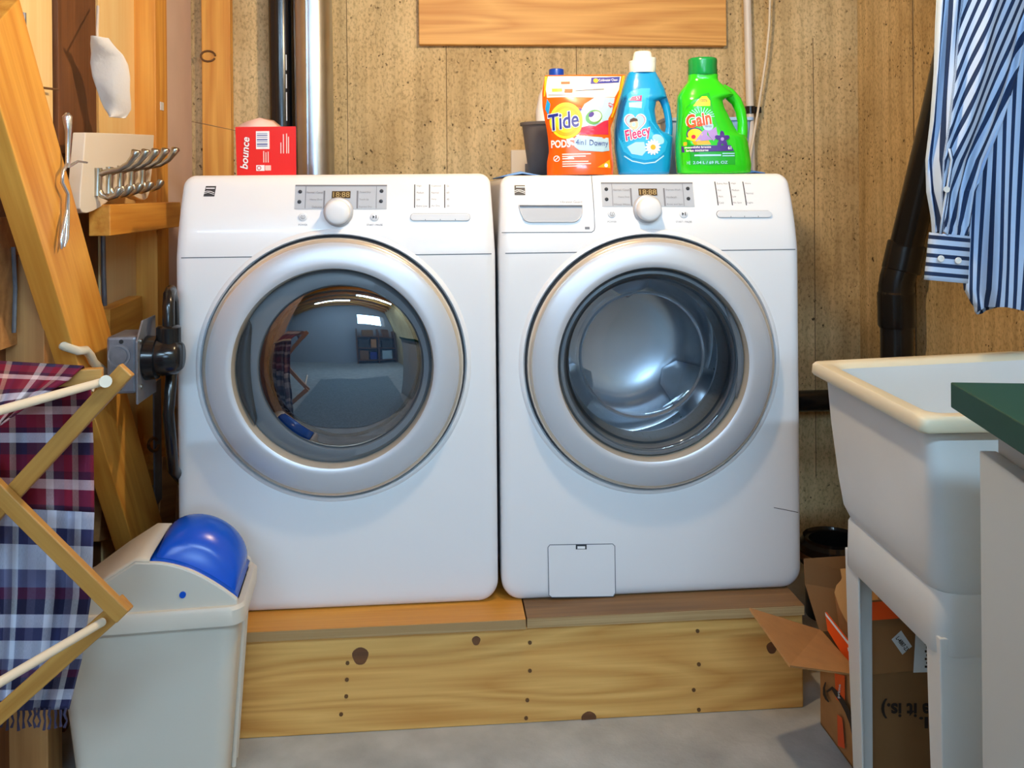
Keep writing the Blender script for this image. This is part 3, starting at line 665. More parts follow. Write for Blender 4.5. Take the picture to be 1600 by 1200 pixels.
dryer, TD, zD = make_machine('clothes_dryer', 'white front-load dryer with dark mirror-like door window, left of the washer', 275, 776, 940, (523.5, 571), 'dryer')
washer, TW, zW = make_machine('washing_machine', 'white front-load washer with clear door glass and steel drum, beside the sink', 781.5, 1251, 928, (1016.5, 565), 'washer')
ZT_D, ZT_W = ZP+zD-.0035, ZP+zW+.001

# ================================================================== things on the machine tops
def lerp(tab, z):
    if z <= tab[0][0]: return tab[0][1:]
    for a, b in zip(tab, tab[1:]):
        if z <= b[0]:
            t = (z-a[0])/(b[0]-a[0]); t2 = t*t*(3-2*t)*.3+t*.7; return tuple(p+(q-p)*t2 for p, q in zip(a[1:], b[1:]))
    return tab[-1][1:]
def item(name, label, cat, cx, D, zt, pbot=268):
    c = P(cx, 300, D); root = thing(name, label, cat, (c.x, D, zt), 0); s = D/F
    return root, (lambda px, py: ((px-cx)*s, (pbot-py)*s)), s
def bottle(root, T, prof, nexp, m, name='body', cols=56):
    """prof rows: py, left px, right px, half depth (m)"""
    tab = sorted([(T(0, py)[1], T(l, 0)[0], T(r, 0)[0], b) for py, l, r, b in prof])
    z0, z1 = tab[0][0], tab[-1][0]; rings = []
    def pt(z, a):
        l, r, b = lerp(tab, z); cx, w = (l+r)/2, (r-l)/2; c, s_ = math.cos(a), math.sin(a)
        return (cx+w*math.copysign(abs(c)**(2/nexp), c), b*math.copysign(abs(s_)**(2/nexp), s_), z)
    rings.append([tuple(p*(.93 if i < 2 else 1) for i, p in enumerate(pt(z0, 2*math.pi*k/cols))) for k in range(cols)])
    for j in range(49):
        z = z0+.003+(z1-z0-.003)*j/48; rings.append([pt(z, 2*math.pi*k/cols) for k in range(cols)])
    o = MB().loft(rings, True, True).build(name, m, root, local=True, smooth=50)
    def front(x, z):
        l, r, b = lerp(tab, z); cx, w = (l+r)/2, (r-l)/2; t = min(.985, abs((x-cx)/w)); return -b*(1-t**nexp)**(1/nexp)
    return o, front
# --- dryer sheet box
root, T, s = item('dryer_sheet_box', 'red open cardboard box with white sideways lettering on the dryer', 'box', 415, 2.24, ZT_D, 278)
q = [T(369, 198), T(463, 198), T(463, 277.8), T(371, 277.8)]; dp = .11; tt = .0015
fr = [(x, 0, z) for x, z in q]; bk = [(x-.028, dp, z) for x, z in q]
b = MB(); b.add(fr+bk, [(0, 1, 2, 3), (4, 5, 6, 7), (0, 3, 7, 4), (1, 2, 6, 5), (3, 2, 6, 7)]); b.build('carton', 'red_box', root, local=True, solid=.0015)
MB().add([(T(366, 203)[0], .01, T(0, 203)[1]), (T(366, 203)[0], dp-.01, T(0, 203)[1]), (T(296, 188)[0], dp+.02, T(0, 187)[1]), (T(296, 188)[0], .02, T(0, 188)[1])], [(0, 1, 2, 3)]).build('lid_flap', 'card_dark', root, local=True, solid=.0015)
sh = [[(358, 194), (366, 187), (380, 184), (396, 180.5), (414, 184), (428, 196)], [(360, 197), (368, 190), (382, 186), (400, 182), (417, 188), (426, 198)], [(366, 210), (371, 204), (383, 202), (398, 200), (414, 201), (424, 203)]]
MB().grid([[(T(a, b)[0], .085-.035*k+.01*math.sin(i*1.7), T(a, b)[1]) for i, (a, b) in enumerate(r)] for k, r in enumerate(sh)]).build('dryer_sheet', 'pale_pink', root, local=True, smooth=80, solid=.001)
fc = Face(root, T, lambda x, z: -.001)
fc.text('bounce', 383.5, 239, 51, 14, 'red_deep', .0006, ang=-86, shear=.2, bold=.05); fc.text('bounce', 383.5, 239, 50, 12, 'white', .0009, ang=-86, shear=.2, bold=.018)
bc = fc.rect('barcode_label', 401, 205, 422, 233, 'white')
for k, (y, h) in enumerate(((208, 1), (210.5, 2), (214, 1), (217, 2.6), (221, 1), (224, 3), (228, 1.4))): fc.rect('bar', 402.5, y, 419, y+h, 'barcode_blue', .001, parent=bc)
for k, (x, y0, y1) in enumerate(((412, 236, 254), (415.5, 238, 254), (419, 237, 254), (439, 223, 240), (443, 210, 240), (448, 209, 240), (451, 214, 240))): fc.rect('small_print', x, y0, x+1.6, y1, 'pale_pink')
fc.rect('recycling_mark', 401, 258, 414, 267, 'white'); fc.ring('recycling_ring', 405.5, 262.5, 3.4, 3.4, 1.1, 'red_deep', .001); fc.rect('small_print', 415, 258.5, 424, 266.5, 'pale_pink')
# --- grey pot, white jug, pail and cloth behind
root, T, s = item('grey_plastic_pot', 'dark grey tapered plastic pot at the left end of the washer top', 'pot', 852, 2.38, ZT_W, 269)
MB().lathe_z([(.0, .002), (.036, .0), (.042, .006), (.058, T(0, 190)[1]), (.059, T(0, 188)[1]), (.055, T(0, 190)[1]), (.038, .01), (0, .008)], (0, 0, 0), 48, False, False).build('pot_body', 'pot_grey', root, local=True, smooth=50)
MB().lathe_z([(.056, T(0, 190)[1]), (.063, T(0, 189.5)[1]), (.064, T(0, 185)[1]), (.057, T(0, 184.5)[1]), (.056, T(0, 190)[1])], (0, 0, 0), 48, False, False).build('rim', 'pot_grey', root, local=True, smooth=40)
root, T, s = item('white_jug', 'white plastic jug with blue screw cap behind the orange pouch', 'bottle', 868, 2.56, ZT_W, 269)
bottle(root, T, [(268, 842, 898, .035), (200, 838, 902, .04), (165, 838, 902, .04), (140, 843, 896, .034), (122, 854, 884, .022), (112, 859, 882, .018)], 2.6, 'white')
MB().lathe_z([(.0205, T(0, 113)[1]), (.021, T(0, 104)[1]), (.0205, T(0, 100.5)[1]), (.018, T(0, 99.5)[1])], (T(871, 0)[0], 0, 0), 32).build('screw_cap', 'cap_blue', root, local=True, smooth=40)
root, T, s = item('pale_blue_tub', 'pale blue plastic tub standing behind the blue and green bottles', 'tub', 1102, 2.52, ZT_W, 268)
x0, z_ = T(1036, 180); x1, _ = T(1168, 180)
b = MB()
rr = lambda i, z: [(a, bb, z) for a, bb in rrect(x0+i, x1-i, -.06+i, .06-i, .02, .02)]
b.loft([rr(.022, .006), rr(.018, 0), rr(.012, .01), rr(0, z_), rr(.004, z_+.001), rr(.016, .012)], True, True); b.build('tub_body', 'pail_blue', root, local=True, smooth=40)
b = MB(); b.loft([rr(-.001, z_-.008), rr(-.006, z_-.007), rr(-.006, z_+.001), rr(.002, z_+.002)]); b.build('tub_rim', 'pail_blue', root, local=True, smooth=40)
root = thing('blue_cloth', 'light blue folded cloth laid flat under the detergents on the washer', 'cloth', tuple(MW(.42, YM+.3, ZT_W-.005)), TH)
rows = [[(-.262+.65*i/26, -.14+.36*j/8, .0028+(.013*math.exp(-((i-2)/1.3)**2)+.012*math.exp(-((i-25)/1.2)**2))*(.7+.3*math.sin(j*1.4))) for i in range(27)] for j in range(9)]
MB().grid(rows).build('cloth_sheet', 'cloth_blue', root, local=True, smooth=80, solid=.003)
root['label'] = 'light blue folded cloth lying flat on the washer top under the detergents'
# --- laundry pod pouch
root, T, s = item('detergent_pod_pouch', 'glossy orange stand-up pouch of laundry pods printed with a yellow bullseye', 'pouch', 912, 2.17, ZT_W, 273)
prof = [(273, 855, 958), (255, 855, 959), (235, 858.5, 957), (215, 857, 956), (200, 855, 955.5), (185, 852, 961), (165, 849, 967), (145, 848.5, 972), (130, 851, 975), (116, 854, 979.5)]
tab = sorted([(T(0, py)[1], T(l, 0)[0], T(r, 0)[0]) for py, l, r in prof])
def pouch_y(x, z, sgn=-1):
    l, r = lerp(tab, z); cx, w = (l+r)/2, (r-l)/2; t = min(1, abs((x-cx)/w)); h = z/tab[-1][0]
    b = .036*(1-h)**.55*(1-.15*(1-h)**8)+.002; return sgn*b*(1-t**2.6)**.7 + .002*math.sin(40*x+22*h)*(1-t)*h*sgn
vs = [[], []]
for sg in (-1, 1):
    for j in range(31):
        z = tab[-1][0]*j/30; l, r = lerp(tab, z); vs[0 if sg < 0 else 1].append([(l+(r-l)*i/28, pouch_y(l+(r-l)*i/28, z, sg)+.012*(z/tab[-1][0]), z) for i in range(29)])
b = MB(); b.grid(vs[0]); b.grid(vs[1]); b.build('pouch_body', 'bag_orange', root, local=True, smooth=60)
fc = Face(root, T, lambda x, z: pouch_y(x, z)+.012*(z/tab[-1][0]))
fc.poly('cream_header', [(858, 118), (973, 119), (969, 140), (962, 152), (930, 153), (893, 152), (856, 152), (854, 135)], 'bag_cream', .0007, 4)
fc.poly('sky_panel', [(962, 153), (957, 176), (951, 186), (951, 200), (905, 200), (905, 178), (914, 163), (930, 153)], 'bag_sky', .0009, 3)
fc.poly('berry_print', [(908, 200), (920, 197), (930, 198), (944, 190), (951, 188), (951, 211), (906, 211)], 'bag_red', .0012, 3)
fc.poly('blue_burst', [(853, 170), (856, 154), (861, 162), (858, 180)], 'bottle_blue', .001, 2)
for rx, ry, m, k in ((25.5, 28.5, 'yellow', 0), (21, 24, 'gold', 1), (16.5, 19, 'yellow', 2), (11, 13, 'gold', 3)): fc.oval('bullseye', 885, 189, rx, ry, m, .0012+.0004*k, 32, cuts=2)
fc.text('Tide', 881, 189, 48, 28, 'white', .0030, ang=-8, shear=.15, bold=.06); fc.text('Tide', 881, 189, 46, 26, 'navy', .0034, ang=-8, shear=.15, bold=.02)
fc.text('+', 907, 172, 6, 6, 'navy', .0018)
fc.text('PODS', 876, 225, 29, 12, 'white', .0018, ang=-1, bold=.03)
fc.poly('silver_banner', [(897, 217), (902, 213), (951, 216), (952, 236), (940, 238), (905, 236), (897, 230)], 'bag_sky', .0014, 2)
fc.text('4in1 Downy', 924.5, 225, 51, 11.5, 'navy', .0022, ang=2)
fc.oval('pod_tray', 928, 184, 15, 15, 'white', .0016, 4, 28, cuts=2); fc.oval('pod_gel', 928, 184, 13.5, 11, 'leaf_green', .0021, 28, -25, cuts=1); fc.oval('pod_gel', 930, 183, 10, 8, 'bag_cream', .0025, 24, -25, cuts=1); fc.oval('pod_gel', 924, 180, 5, 3.6, 'purple', .0029, 20, -40)
bn = fc.poly('blue_banner', [(925.5, 121), (971, 119.5), (969, 129), (924, 131.5)], 'navy', .0014, 2); fc.text('Coldwater Clean', 952, 125, 30, 4, 'white', .002, ang=-2, parent=bn); fc.oval('banner_dot', 932.5, 126, 4, 3.6, 'gold', .002, parent=bn)
fc.rect('orange_print', 878, 127, 892, 131, 'orange', .0014, 1); fc.rect('orange_print', 864, 138, 880, 143, 'gold', .0014, 1); fc.rect('orange_print', 883, 139, 896, 145, 'orange', .0014, 1)
fc.line('small_print', [(900, 142), (945, 139.5)], 1.4, 'print_grey', .0014); fc.line('small_print', [(858, 148), (896, 149)], 1, 'print_grey', .0014); fc.text('42', 955, 165, 8, 8, 'bag_red', .0016, ang=-75)
for k, y in enumerate((241.5, 245, 248.5, 253, 256.5, 260)): fc.line('small_print', [(878, y), (878+(44, 36, 18, 40, 44, 30)[k], y-.4)], 1.7, 'bag_cream', .0014)
fc.ring('warning_mark', 869.5, 248, 4.8, 4.8, 1.2, 'white', .0014); fc.line('warning_mark', [(866.5, 251), (872.5, 245)], 1.4, 'white', .0016); fc.oval('count_dot', 946, 259, 3, 3, 'white', .0014)
fc.poly('yellow_flash', [(932, 262), (952, 250), (953, 263)], 'gold', .0012, 1)
for a in ([(975, 118), (979, 118), (972, 148), (958, 184), (955, 184), (968, 148)], [(853, 118), (857, 118), (853, 150), (851, 150)]): fc.poly('edge_seal', a, 'gold', .0016, 1)
# --- blue fabric softener
root, T, s = item('fabric_softener_bottle', 'blue softener bottle with white cap, between the pouch and green jug', 'bottle', 1004, 2.265, ZT_W, 272)
body, front = bottle(root, T, [(272, 967, 1045, .040), (255, 964, 1048, .042), (230, 960.5, 1050, .044), (212, 960, 1051.5, .044), (207, 960, 1041, .043), (203, 960, 1033, .043), (190, 961, 1026, .042), (172, 964, 1023.5, .041), (158, 967.5, 1026, .039), (152, 969, 1043, .038), (140, 973, 1040, .035), (128, 977, 1034.5, .031), (118, 980.5, 1029, .026), (112, 984, 1026, .023)], 2.7, 'bottle_blue')
MB().tube([(T(a, b)[0], 0, T(a, b)[1]) for a, b in ((1031, 146), (1038, 155), (1042.5, 168), (1045.5, 184), (1046.5, 198), (1045, 210), (1041, 217))], [.013, .0105, .0095, .009, .009, .010, .012], 16).build('handle', 'bottle_blue', root, local=True, smooth=60)
cx_ = T(1005.5, 0)[0]
MB().lathe_z([(.031, T(0, 113)[1]), (.0325, T(0, 110)[1]), (.033, T(0, 96)[1]), (.0315, T(0, 94.5)[1])], (cx_, 0, 0), 40).build('cap_base', 'cap_white', root, local=True, smooth=40)
MB().lathe_z([(.0255, T(0, 96)[1]), (.024, T(0, 90)[1]), (.0215, T(0, 82)[1]), (.0195, T(0, 80)[1]), (.012, T(0, 79.5)[1])], (T(1006, 0)[0], 0, 0), 40).build('cap_spout', 'cap_white', root, local=True, smooth=40)
n = 48; wv = [T(0, 90.5-3.5*math.cos(2*math.pi*k/n*1))[1] for k in range(n)]
b = MB(); b.loft([[(cx_+.0335*math.cos(2*math.pi*k/n), .0335*math.sin(2*math.pi*k/n), z) for k, z in enumerate([T(0, 97)[1]]*n)], [(cx_+.0335*math.cos(2*math.pi*k/n), .0335*math.sin(2*math.pi*k/n), T(0, 95-5.5*(.5+.5*math.cos(2*math.pi*k/n)))[1]) for k in range(n)], [(cx_+.030*math.cos(2*math.pi*k/n), .030*math.sin(2*math.pi*k/n), T(0, 95-5.5*(.5+.5*math.cos(2*math.pi*k/n)))[1]) for k in range(n)]]); b.build('cap_skirt', 'cap_white', root, local=True, smooth=40)
fc = Face(root, T, front)
fc.poly('front_label', [(974, 152), (985, 143), (1000, 139), (1014, 139), (1012, 152), (1011, 170), (1016, 190), (1028, 207), (1040, 222), (1036, 236), (1024, 247), (1005, 250), (985, 246), (972, 236), (964.5, 215), (963.5, 190), (967, 168)], 'label_blue', .0006, 5)
fc.line('label_ridge', [(973, 243), (985, 251), (1003, 255), (1020, 253), (1034, 243)], 1.8, 'sky_pale', .0008)
fc.poly('pink_tab', [(982, 158), (986, 152), (1001, 150), (1000, 159)], 'magenta', .0012, 1); fc.text('57', 995, 154.5, 6, 5, 'white', .0018); fc.poly('pale_tab', [(981, 161), (1001, 160), (1000, 170), (981, 168)], 'sky_pale', .0012, 1)
def heart(cx, cy, w, h):
    return [(cx+w*.5*math.sin(t)**3, cy-h*.5*(13*math.cos(t)-5*math.cos(2*t)-2*math.cos(3*t)-math.cos(4*t))/15) for t in [2*math.pi*k/40 for k in range(40)]]
fc.poly('heart', heart(990, 192, 34, 34), 'white', .0012, 2); fc.poly('heart', heart(990, 192, 30, 30), 'magenta', .0015, 1); fc.poly('heart', heart(990, 192, 28, 28), 'sky_pale', .0018, 1)
fc.oval('baby_photo', 988, 195, 6.5, 8, 'skin', .0021, 24); fc.poly('baby_photo', [(981, 192), (982, 187), (987, 184.5), (993, 186.5), (994, 190), (988, 190)], 'hair', .0024)
fc.text('Fleecy', 994, 210, 42, 23, 'white', .0026, ang=-14, shear=.15, bold=.07); fc.text('Fleecy', 994, 210, 40, 21, 'magenta', .0031, ang=-14, shear=.15, bold=.02)
fc.poly('towel_print', [(977, 229), (990, 222), (1003, 222), (1006, 236), (1000, 243), (984, 240)], 'sky_pale', .0012, 2); fc.oval('swirl_print', 1025, 218, 10, 7, 'sky_pale', .0012, 24, 30, 1)
for k in range(14):
    a = k*2*math.pi/14; fc.oval('daisy_petal', 1016.5+7.5*math.cos(a), 230+7.5*math.sin(a), 5, 1.9, 'white', .0016+.0001*k, 10, math.degrees(a))
fc.oval('daisy_centre', 1016.5, 230, 4, 4, 'gold', .0034, 18)
# --- green detergent jug
root, T, s = item('detergent_jug', 'bright green detergent jug with darker green cap and side handle', 'bottle', 1112, 2.22, ZT_W, 271.5)
body, front = bottle(root, T, [(271.5, 1059, 1171, .052), (258, 1057.5, 1172.5, .055), (240, 1056.5, 1170, .055), (222, 1056.5, 1167.5, .054), (213, 1057, 1164, .054), (208, 1057.5, 1152, .053), (196, 1058.5, 1145, .052), (182, 1059, 1138, .051), (168, 1059.5, 1131, .05), (157, 1059.5, 1128.5, .048), (150, 1060, 1147, .045), (142, 1064, 1141, .041), (134, 1070.5, 1131, .036), (128, 1075.5, 1124, .031), (125, 1076.5, 1122.5, .0295), (117, 1077, 1122.5, .0295)], 2.7, 'bottle_green')
MB().tube([(T(a, b)[0], 0, T(a, b)[1]) for a, b in ((1128, 140), (1141, 147), (1151.5, 158), (1158, 173), (1161, 190), (1161, 206), (1158, 220))], [.016, .015, .0135, .0125, .012, .0125, .015], 18).build('handle', 'bottle_green', root, local=True, smooth=60)
cx_ = T(1099.5, 0)[0]; n = 120
rg = []
for r, py in ((.0335, 117.5), (.0345, 115), (.0335, 104), (.034, 95), (.0335, 92.5), (.031, 91)): rg.append([(cx_+(r+.0005*(k % 2))*math.cos(2*math.pi*k/n), (r+.0005*(k % 2))*math.sin(2*math.pi*k/n), T(0, py)[1]) for k in range(n)])
MB().loft(rg, True, True).build('measuring_cap', 'cap_green', root, local=True, smooth=40)
fc = Face(root, T, front)
fc.poly('front_label', [(1068, 170), (1080, 158), (1092, 150), (1103, 147), (1106, 160), (1108, 178), (1114, 196), (1124, 214), (1135, 230), (1141, 240), (1141, 258), (1063, 258), (1061, 238), (1062, 200), (1064, 184)], 'green_deep', .0006, 5)
fc.poly('label_field', [(1067, 172), (1080, 160), (1100, 151), (1105, 170), (1112, 195), (1131, 228), (1063, 228), (1064, 190)], 'bottle_green', .0009, 4)
fc.poly('yellow_tab', [(1078, 168), (1084, 160), (1092, 153), (1099, 153), (1104, 160), (1104, 168)], 'yellow', .0013, 2); fc.text('100%', 1094, 159.5, 11, 4.5, 'print_dark', .0019)
for k in range(13):
    a = math.radians(-180+k*15); fc.line('sunburst_ray', [(1090+10*math.cos(a), 184+6*math.sin(a)), (1090+20*math.cos(a), 184+14*math.sin(a))], 1.1, 'sky_pale', .0014)
fc.text('Gain', 1086, 189, 39, 23, 'white', .0022, ang=-11, shear=.1, bold=.08); fc.text('Gain', 1086, 189, 37, 21, 'orange', .0027, ang=-11, shear=.1, bold=.03)
fc.poly('swirl_print', [(1068, 218), (1070, 207), (1078, 201), (1088, 204), (1094, 214), (1088, 221), (1078, 222)], 'yellow', .0014, 2); fc.ring('swirl_line', 1080, 211, 12, 10, 1.6, 'purple', .0019, 24, 150, 330); fc.oval('berry_print', 1078, 215, 3.2, 3.2, 'bag_red', .002, 16)
fc.poly('petal_print', [(1080, 222), (1092, 206), (1100, 200), (1098, 212), (1106, 220)], 'lilac', .0017, 1); fc.poly('petal_print', [(1096, 198), (1106, 204), (1112, 200), (1114, 212), (1108, 222), (1101, 214)], 'lilac', .002, 1)
fc.oval('round_seal', 1100, 199, 8, 7, 'bag_sky', .0024, 24); fc.text('febreze', 1100, 199, 10, 3.4, 'purple', .0028)
for k in range(5):
    a = k*2*math.pi/5-1.57; fc.oval('flower_petal', 1121+5.5*math.cos(a), 219+6.5*math.sin(a), 6.4, 3.6, 'purple', .0022+.0001*k, 14, math.degrees(a))
fc.oval('flower_heart', 1121, 219, 2.6, 2.6, 'lilac', .003, 14)
fc.poly('gold_band', [(1064, 223), (1100, 221), (1104, 227), (1064, 228)], 'gold', .0022, 1)
bn = fc.poly('purple_band', [(1061, 229), (1134, 228.5), (1139, 237), (1062, 238.5)], 'purple', .0024, 3)
fc.text('moonlight breeze', 1084.5, 231.4, 38, 4.2, 'white', .003, ang=-.6, bold=.02, parent=bn); fc.text('brise nocturne', 1083.5, 235.8, 32, 3.6, 'white', .003, ang=-.6, bold=.02, parent=bn); fc.text('61', 1132, 232.5, 5, 5, 'white', .003, bold=.02, parent=bn)
for a in ((1079, 243.5, 40, 2.6), (1127, 241, 13, 1.6), (1127, 244.5, 13, 1.6)): fc.line('small_print', [(a[0] if a[2] > 20 else a[0]-6, a[1]), (a[0]+a[2], a[1])], a[3], 'sky_pale', .0014)
fc.text('2.04 L / 69 FL OZ', 1103, 254.5, 52, 4.5, 'sky_pale', .0014, bold=.02); fc.text('HE', 1071, 254.5, 5, 5, 'sky_pale', .0014)

# ================================================================== pipes and fittings on the concrete
def pipe(name, label, cat, pts, r, m, n=24, group=None, parts=()):
    b = thing(name, label, cat, tuple(pts[0])); MB().tube(pts, r, n).build('pipe', m, b, smooth=50)
    return b
z_lo = ZP+.02
pa = WB(441, 200, .06); ra = room(pa)
p = pipe('black_stack_pipe', 'black plastic drain pipe standing left of the silver duct', 'pipe', [MW(ra.x+.004, ra.y, z_lo), MW(ra.x-.004, ra.y, 2.5)], .0375, 'abs_black')
for k, (y0, y1) in enumerate(((88, 112), (118, 140), (146, 190))):
    a_ = room(WB(449, y0, .06)).z; b_ = room(WB(449, y1, .06)).z
    MB().box(MW(ra.x+.019, ra.y-.0335, (a_+b_)/2), (.003, .001, a_-b_), (EX, EY, UP)).build('printed_line', 'label_white', p)
pd = room(WB(491, 200, .10))
p = pipe('silver_vent_duct', 'round galvanised vent duct rising behind the dryer', 'duct', [MW(pd.x+.008, pd.y, z_lo), MW(pd.x-.006, pd.y, 2.5)], .0575, 'duct', 40)
MB().box(MW(pd.x-.012, pd.y-.0585, 1.55), (.004, .002, 1.9), (EX, EY, UP)).build('lock_seam', 'duct', p)
p0 = room(WB(1167, 80, .03)); p1 = room(WB(1174, 260, .03))
p = pipe('white_conduit', 'slim white conduit running up the concrete behind the green jug', 'conduit', [MW(p1.x+.01, YB-.03, ZP+.3), MW(p1.x, YB-.03, p1.z), MW(p0.x-.01, YB-.03, 2.5)], .0125, 'pvc_white', 16)
q = room(WB(1172, 172, .03)); MB().tube([MW(q.x, q.y, q.z-.012), MW(q.x, q.y, q.z+.012)], .0165, 20).build('clamp', 'abs_black', p, smooth=40)
MB().box(MW(q.x+.02, q.y+.008, q.z), (.03, .03, .02), (EX, EY, UP)).build('clamp_lug', 'abs_black', p)
cp = [WB(1202, 40, .05), WB(1197, 90, .05), WB(1188, 150, .045), WB(1180, 200, .04), WB(1172, 245, .06), WB(1170, 300, .08)]
cp = [MW(room(cp[0]).x+.03, YB-.05, 2.5)]+cp
o = MB().tube(cp, .004, 8).build('white_cable', 'cable_white', smooth=60); tag(o, 'thin white cable slanting down beside the white conduit', 'cable')
for a_, b_ in (((541, -20), (543, 300)), ((697, 60), (697, 300)), ((900, 60), (901, 300)), ((1270, 60), (1272, 420))):
    q0_, q1_ = room(WB(*a_)), room(WB(*b_))
    MB().tube([MW(q0_.x, YB-.0005, q0_.z), MW((q0_.x+q1_.x)/2+.002, YB-.0005, (q0_.z+q1_.z)/2), MW(q1_.x, YB-.0005, .2)], .0012, 6).build('form_line', 'form_line', wall_back)
q0_ = room(WR(1428, 80)); MB().tube([MW(XR-.0005, q0_.y, 2.4), MW(XR-.0005, q0_.y+.004, 1.6), MW(XR-.0005, q0_.y, .2)], .0022, 6).build('form_line', 'form_line', wall_right)
# washer connection plate
q = room(WB(822, 255, .008)); root = thing('wall_outlet_plate', 'white wall plate on the concrete behind the grey pot', 'wall plate', tuple(MW(q.x, YB, q.z-.06)), TH)
MB().rbox(room(WB(796, 0, .01)).x, room(WB(858, 0, .01)).x, YB-.01, YB, room(WB(820, 290, .01)).z, room(WB(820, 234, .01)).z).build('plate', 'white_paint', root, bevel=.003)
MB().rbox(room(WB(818, 0, .01)).x, room(WB(840, 0, .01)).x, YB-.012, YB-.0095, room(WB(820, 272, .01)).z, room(WB(820, 256, .01)).z).build('socket', 'print_grey', root)
# horizontal black pipe low on the wall
q = room(WB(1277, 626, .06)); o = pipe('black_branch_pipe', 'short black pipe running level behind the washer and sink', 'pipe', [MW(.8, YB-.06, q.z), MW(XR-.02, YB-.06, q.z)], .034, 'abs_black')
# corner drain: sloping pipe, elbow, coupling, upright
rt = thing('corner_drain_pipe', 'black drain pipe with couplings that slopes up behind the striped shirt', 'pipe', tuple(MW(1.2, 2.6, .3)))
def C(px, py, D=2.62): return P(px, py, D)
pts = [C(1396, 448), C(1400, 440), C(1403, 432), C(1408, 418)]
MB().tube([C(1403, 900), C(1401, 500)], .044, 32).build('upright_pipe', 'abs_black', rt, smooth=50)
MB().tube([C(1401, 512), C(1401, 508), C(1400, 458), C(1400, 455)], [.047, .0505, .0505, .047], 32).build('coupling', 'abs_black', rt, smooth=30)
MB().tube([C(1400, 470), C(1400, 448), C(1402, 436), C(1407, 420), C(1412, 405)], .0475, 32).build('elbow', 'abs_black', rt, smooth=50)
d0, d1 = C(1407, 424), C(1417, 380)
MB().tube([d0, d0+(d1-d0)*.03, d0+(d1-d0)*.97, d1], [.049, .0515, .0515, .049], 32).build('coupling', 'abs_black', rt, smooth=30)
e1 = C(1520, -60, 2.28)
MB().tube([C(1414, 392), C(1468, 170, 2.48), e1], .0445, 32).build('sloping_pipe', 'abs_black', rt, smooth=50)
tm, ff = text_mesh('- -- - --- -', 0, 0)
dr_ = (C(1468, 170, 2.48)-C(1417, 380)).normalized(); base_ = C(1447, 338, 2.59)-Vector((0, .046, 0))+Vector((.012, .006, 0))
b = MB(); b.add([base_+dr_*x*.22+Vector((1, 0, -.2)).normalized()*(-y)*.004 for x, y in tm], ff); b.build('lettering', 'label_white', rt)
# floor drain collar behind the box
q = P(1300, 860, 2.5); root = thing('black_rubber_collar', 'black ribbed rubber collar low behind the sink leg', 'pipe fitting', (q.x, q.y, 0))
MB().lathe_z([(.07, 0), (.07, .2), (.075, .21), (.075, q.z-.03), (.085, q.z-.03), (.085, q.z+.02), (.075, q.z+.03), (.06, q.z+.03), (.055, q.z-.05)], (0, 0, 0), 36, True, True).build('collar', 'abs_black', root, local=True, smooth=35)
MB().lathe_z([(.086, q.z-.02), (.089, q.z-.015), (.089, q.z-.005), (.086, q.z)], (0, 0, 0), 36, False, False).build('clamp_band', 'rust', root, local=True, smooth=35)

# ================================================================== left partition: things that hang there
# hook rack
q = WL(135, 333); root = thing('coat_hook_rack', 'white wooden board with five double metal hooks on the stud wall', 'hook rack', tuple(q), TH)
TH_ = .028; yh0, yh1 = yroom(134, TH_), yroom(241, TH_)
def hk(px, py): return WL(px, py, TH_)
ol = [(134, 207), (187, 208.5), (241, 211), (238, 262), (234, 300), (231, 309), (226, 312.5), (220, 311.5), (210, 307), (198, 304), (186, 306), (173, 312), (158, 323), (146, 329.5), (136, 333), (129, 332), (125, 326), (126, 300)]
pl = [hk(*a) for a in ol]
MB().prism(pl, -EX*.026).build('backboard', 'white_paint', root, bevel=.002)
zt_, zb_ = room(hk(185, 268)).z, room(hk(185, 292)).z
for i in range(5):
    y = yroom(150+i*17.5, TH_); X0 = XL+TH_; zc = room(WL(150+i*17.5, 282-2.5*i, TH_)).z
    hb = MB().tube([MW(X0+.003, y, zc-.032), MW(X0+.004, y, zc), MW(X0+.005, y, zc+.026)], [0.0100, 0.0081, 0.0088], 10).build('hook', 'nickel', root, smooth=60)
    MB().tube([MW(X0+.004, y, zc+.012), MW(X0+.022, y, zc+.018), MW(X0+.046, y, zc+.022), MW(X0+.066, y, zc+.034), MW(X0+.078, y, zc+.050), MW(X0+.083, y, zc+.060), MW(X0+.084, y, zc+.064)], [0.0075, 0.0063, 0.0056, 0.0060, 0.0075, 0.0106, 0.0075], 12).build('upper_prong', 'nickel', hb, smooth=60)
    MB().tube([MW(X0+.004, y, zc-.018), MW(X0+.012, y, zc-.031), MW(X0+.026, y, zc-.038), MW(X0+.040, y, zc-.032), MW(X0+.047, y, zc-.02), MW(X0+.049, y, zc-.015)], [0.0075, 0.0063, 0.0056, 0.0063, 0.0094, 0.0069], 12).build('lower_prong', 'nickel', hb, smooth=60)
